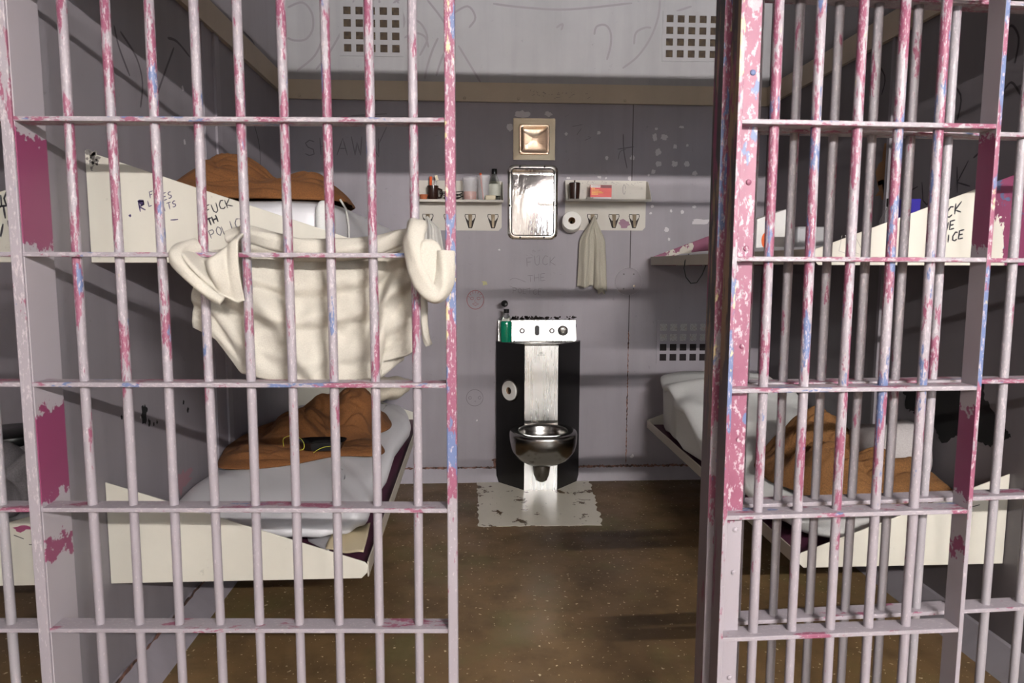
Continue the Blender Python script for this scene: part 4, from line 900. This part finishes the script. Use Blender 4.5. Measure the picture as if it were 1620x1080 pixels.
for k in range(16):
    a = 2*PI*k/16; c = onbs(.551+.019*math.cos(a), .062+.019*math.sin(a))+nb*.0055; g.stroke([c, onbs(.551+.027*math.cos(a), .062+.027*math.sin(a))+nb*.0055], .0022, nb)
put('dial_slots', g, BLACK, bs)
# black crust on the wall above the splash
g = G(); r6 = random.Random(12)
for k in range(60):
    xx = .235+.40*r6.random(); g.blob((xx, YB-.0005, zt+.130+r6.random()*.016), U, W, N, r6.uniform(.004,.011), r6, 9, .5, .8)
put('black_crust', g, M('black_crust', (40,32,30), .9).m, wb)
# maker's mark on the panel: small oval emblem over a short line
g = G(); lx, lz = .400, .838
g.stroke([Vector((lx+.010*math.cos(a*PI/8), 4.103, lz+.004*math.sin(a*PI/8))) for a in range(17)], .0016, N); g.stroke([Vector((lx-.006,4.103,lz)), Vector((lx+.006,4.103,lz+.0015))], .002, N)
for k in range(11): g.box(lx-.022+k*.0042, lx-.0196+k*.0042, 4.1022, 4.103, lz-.0125, lz-.0095)
put('maker_mark', g, M('grey_print', (70,70,72), .5).m, t)
# toilet bowl
bc = Vector((.402, 3.955)); zr = .405
def bl(sx, sy, z, dy=0, e=2.3):
    pw = lambda v: math.copysign(abs(v)**(2/e), v)
    return [(bc.x+sx*pw(math.cos(2*PI*k/48)), bc.y+dy+sy*pw(math.sin(2*PI*k/48)), z) for k in range(48)]
g = ring(G(), [bl(.045,.05,.205,.05), bl(.105,.115,.215,.03), bl(.150,.150,.245,.015), bl(.183,.180,.295,.004), bl(.194,.190,.35), bl(.196,.192,.385), bl(.193,.189,.400), bl(.186,.181,.407), bl(.150,.150,.409,.002), bl(.142,.141,.406,.002), bl(.137,.134,.396,.002), bl(.140,.136,.37), bl(.125,.120,.33), bl(.09,.085,.29), bl(.05,.05,.27), bl(.01,.01,.268)])
put('toilet_bowl', g, BOWL, t, 'all')
put('trap', G().lathe([(.058,.14),(.054,.10),(.046,.045),(.034,.012),(.015,0),(0,-.002)], (.402,4.04,.075), seg=32, sy=1.15), DSTEEL, t, 'all')
# toilet roll recessed in the left angled side
a_, b_ = Vector((.142,YB-.035,0)), Vector((.302,4.105,0)); dirp = (b_-a_).normalized(); nn = Vector((dirp.y, -dirp.x, 0)); nn = nn if nn.y < 0 else -nn
cR = a_+dirp*((b_-a_).length*.50); cR.z = .598
put('roll_flange', ring(G(), [[cR+dirp*(.076*math.cos(q))+Vector((0,0,.086*math.sin(q)))+nn*h for q in [2*PI*k/40 for k in range(40)]] if 0 else [cR+dirp*(s*.070*math.cos(2*PI*k/40))+Vector((0,0,s*.070*math.sin(2*PI*k/40)))+nn*h for k in range(40)] for s, h in ((1.0,.0),(1.0,.003),(.93,.004),(.90,.001),(.60,.0008),(.1,.0008))]), DSTEEL, t, True)
roll(cR+nn*.001, nn, .012, .060, .022, 'toilet roll set into the black side of the steel fixture')
# mouthwash bottle
x, y, z = .198, YB-.11, zt+.001
t = thing('mouthwash_bottle', 'green mouthwash bottle with flipped black cap on the fixture corner', 'bottle', (x, y, z))
put('body', G().lathe([(.030,0),(.034,.004),(.034,.118),(.030,.125)], (x,y,z), seg=30, sx=1, sy=.6, close=False).lathe([(0,.002),(.030,.0)], (x,y,z), seg=30, sy=.6, close=False), GREEN, t, True)
put('shoulder', G().lathe([(.030,.125),(.024,.15),(.013,.168),(.012,.180),(0,.180)], (x,y,z), seg=30, sy=.6, close=False), GLASS, t, True)
put('cap', G().lathe([(.016,.176),(.017,.178),(.017,.198),(.014,.2),(0,.2)], (x+.001,y,z), seg=22), BLACK, t, True)
put('flip_lid', G().lathe([(.019,-.008),(.021,-.004),(.020,.006),(.014,.011),(0,.012)], (x-.010,y+.005,z+.232), (-.3,-.8,.4), 24), BLACK, t, True)
# ------------------------------------------------------------------ odds and ends
g = G(); p = [aZ(515,868,.418), aZ(575,884,.418), aZ(586,843,.418), aZ(530,838,.418)]
def sag(u, v):
    a = p[0].lerp(p[1], u); b2_ = p[3].lerp(p[2], u); q = a.lerp(b2_, v); q.z = .420+.022*(u*u)+.012*v+.003*math.sin(u*9+v*5); return q
o = put('paper_folder', G().grid(sag, 14, 12), KRAFT, None, True, solid=.003); tag(o, 'creased manila folder at the foot of the lower left bunk', 'folder')
p2 = [aZ(488,856,.416), aZ(520,872,.416), aZ(530,842,.416), aZ(480,836,.416)]
def sag2(u, v): q = p2[0].lerp(p2[1], u).lerp(p2[3].lerp(p2[2], u), v); q.z = .4165+.008*v; return q
tag(put('envelope', G().grid(sag2, 6, 6), cloth('grey_paper', (170,168,172), 60, .95, .05), None, True, solid=.002), 'grey envelope beside the manila folder on the lower left bunk', 'envelope')
# items on the upper right bunk
q = aY(1218, 368, 3.3); t = thing('white_carton', 'white carton with an orange leaf-shaped sticker on the upper right bunk', 'carton', (q.x, 3.3, 1.434))
a, b_ = aY(1198, 340, 3.3), aY(1243, 391, 3.3)
put('box', G().prism([(a.x,3.3,1.434),(b_.x,3.3,1.434),(b_.x,3.3,a.z+.03),(a.x,3.3,a.z-.02)], (0,0,0), (0,.09,0)), WHITE, t, bevel=.002)
c = aY(1210, 380, 3.3); put('sticker', G().prism([(c.x+.017*math.sin(k*PI/8)*(1 if 1 else 0), 3.2995, c.z+.035*math.cos(k*PI/8)) for k in range(16)], (0,0,0), (0,-.0008,0)), ORLAB, t)
a, b_ = aY(1262, 358, 3.0), aY(1309, 391, 3.0)
tag(put('plastic_tub', G().box(a.x, b_.x, 3.0, 3.12, 1.434, a.z), M('translucent_grey', (168,168,170), .4).m, None, bevel=.012), 'translucent grey tub on the upper right bunk beside the white carton', 'tub')
a = aY(1412, 314, 2.8); t = thing('bottle', 'grey bottle with black cap on the upper right bunk', 'bottle', (a.x, 2.8, 1.434)); hh = a.z-1.434
put('body', G().lathe([(.04,0),(.048,.01),(.048,hh*.55),(.02,hh*.85)], (a.x+.005,2.8,1.434), seg=24), PLAST, t, True); put('cap', G().lathe([(.022,hh*.83),(.022,hh),(0,hh)], (a.x,2.8,1.434), seg=18), BLACK, t, True)
a, b_ = aY(1429, 314, 2.62), aY(1456, 340, 2.62)
tag(put('blue_box', G().box(a.x, b_.x, 2.62, 2.70, 1.434, a.z), BLUEP, None, bevel=.004), 'blue box beside the grey bottle on the upper right bunk', 'box')
# looped black cable under the right upper bunk
pts = [aY(x, y, 3.55) for x, y in [(1090,402),(1084,412),(1082,424),(1085,438),(1093,448),(1102,447),(1111,434),(1119,414),(1122,404)]]
sm = []
for i in range(len(pts)-1):
    for k in range(4): sm.append(pts[i].lerp(pts[i+1], k/4))
for s in sm: s.x = s.x*0+ (s.x)
tag(put('hanging_cable', G().tube(sm+[pts[-1]], .0028, 7), BLACK, None, True), 'black cable looping under the upper right bunk', 'cable')
# shiny black container in the neighbouring cell
c = aY(20, 690, 2.75); c.z = .514
t = thing('black_pail', 'shiny black lidded pail on the bunk of the neighbouring left cell', 'pail', (c.x, 2.75, .514))
put('body', G().lathe([(.11,0),(.12,.006),(.13,.17),(0,.17)], c, seg=36), BLACK, t, True); put('lid', G().lathe([(.134,.165),(.138,.175),(.134,.195),(.12,.205),(0,.21)], c, seg=36), BLACK, t, True)
# ------------------------------------------------------------------ lights: corridor tube, added fill tube and daylight from the window
def fixture(x0, x1, y, z, e, label):
    t = thing('corridor_light', label, 'light', ((x0+x1)/2, y, z))
    put('housing', G().prism([(x0,y-.09,z+.07),(x0,y+.09,z+.07),(x0,y+.06,z+.02),(x0,y-.06,z+.02)], (x0,0,0), (x1,0,0)), WHITE, t)
    put('drop_rod', G().tube([((x0+x1)/2,y,z+.07),((x0+x1)/2,y,ZC)], .008, 8), WHITE, t)
    put('tube', G().tube([(x0+.03,y,z-.01),(x1-.03,y,z-.01)], .019, 14), emis('lit_fluorescent_tube', (254,248,245), e), t, 'all')
LX0, LX1, LY, LZ = .75, 1.95, -1.85, 2.37
fixture(LX0, LX1, LY, LZ, 375, 'suspended fluorescent corridor light nearest the doorway')
fixture(-2.3, -1.1, LY, LZ, 44, 'added dim fill tube further left along the corridor')  # unseen weak tube added to put light on the jamb edge
L = bpy.data.lights.new('window_daylight', 'AREA'); L.shape = 'RECTANGLE'; L.size = wx1-wx0; L.size_y = wz1-wz0; L.energy = 9; L.color = (.86,.94,1)
o = bpy.data.objects.new('window_daylight', L); COL.objects.link(o); o.location = ((wx0+wx1)/2, YC+.01-.0, (wz0+wz1)/2); o.rotation_euler = (PI/2, 0, 0)
w = bpy.data.worlds.new('world'); sc.world = w; w.use_nodes = True; bg = w.node_tree.nodes['Background']; bg.inputs[0].default_value = (.75,.88,1,1); bg.inputs[1].default_value = 1.5
sc.view_settings.view_transform = 'Standard'; sc.view_settings.look = 'None'; sc.view_settings.gamma = 1; sc.view_settings.exposure = 2.36
try: sc.view_settings.use_curve_mapping = False
except Exception: pass
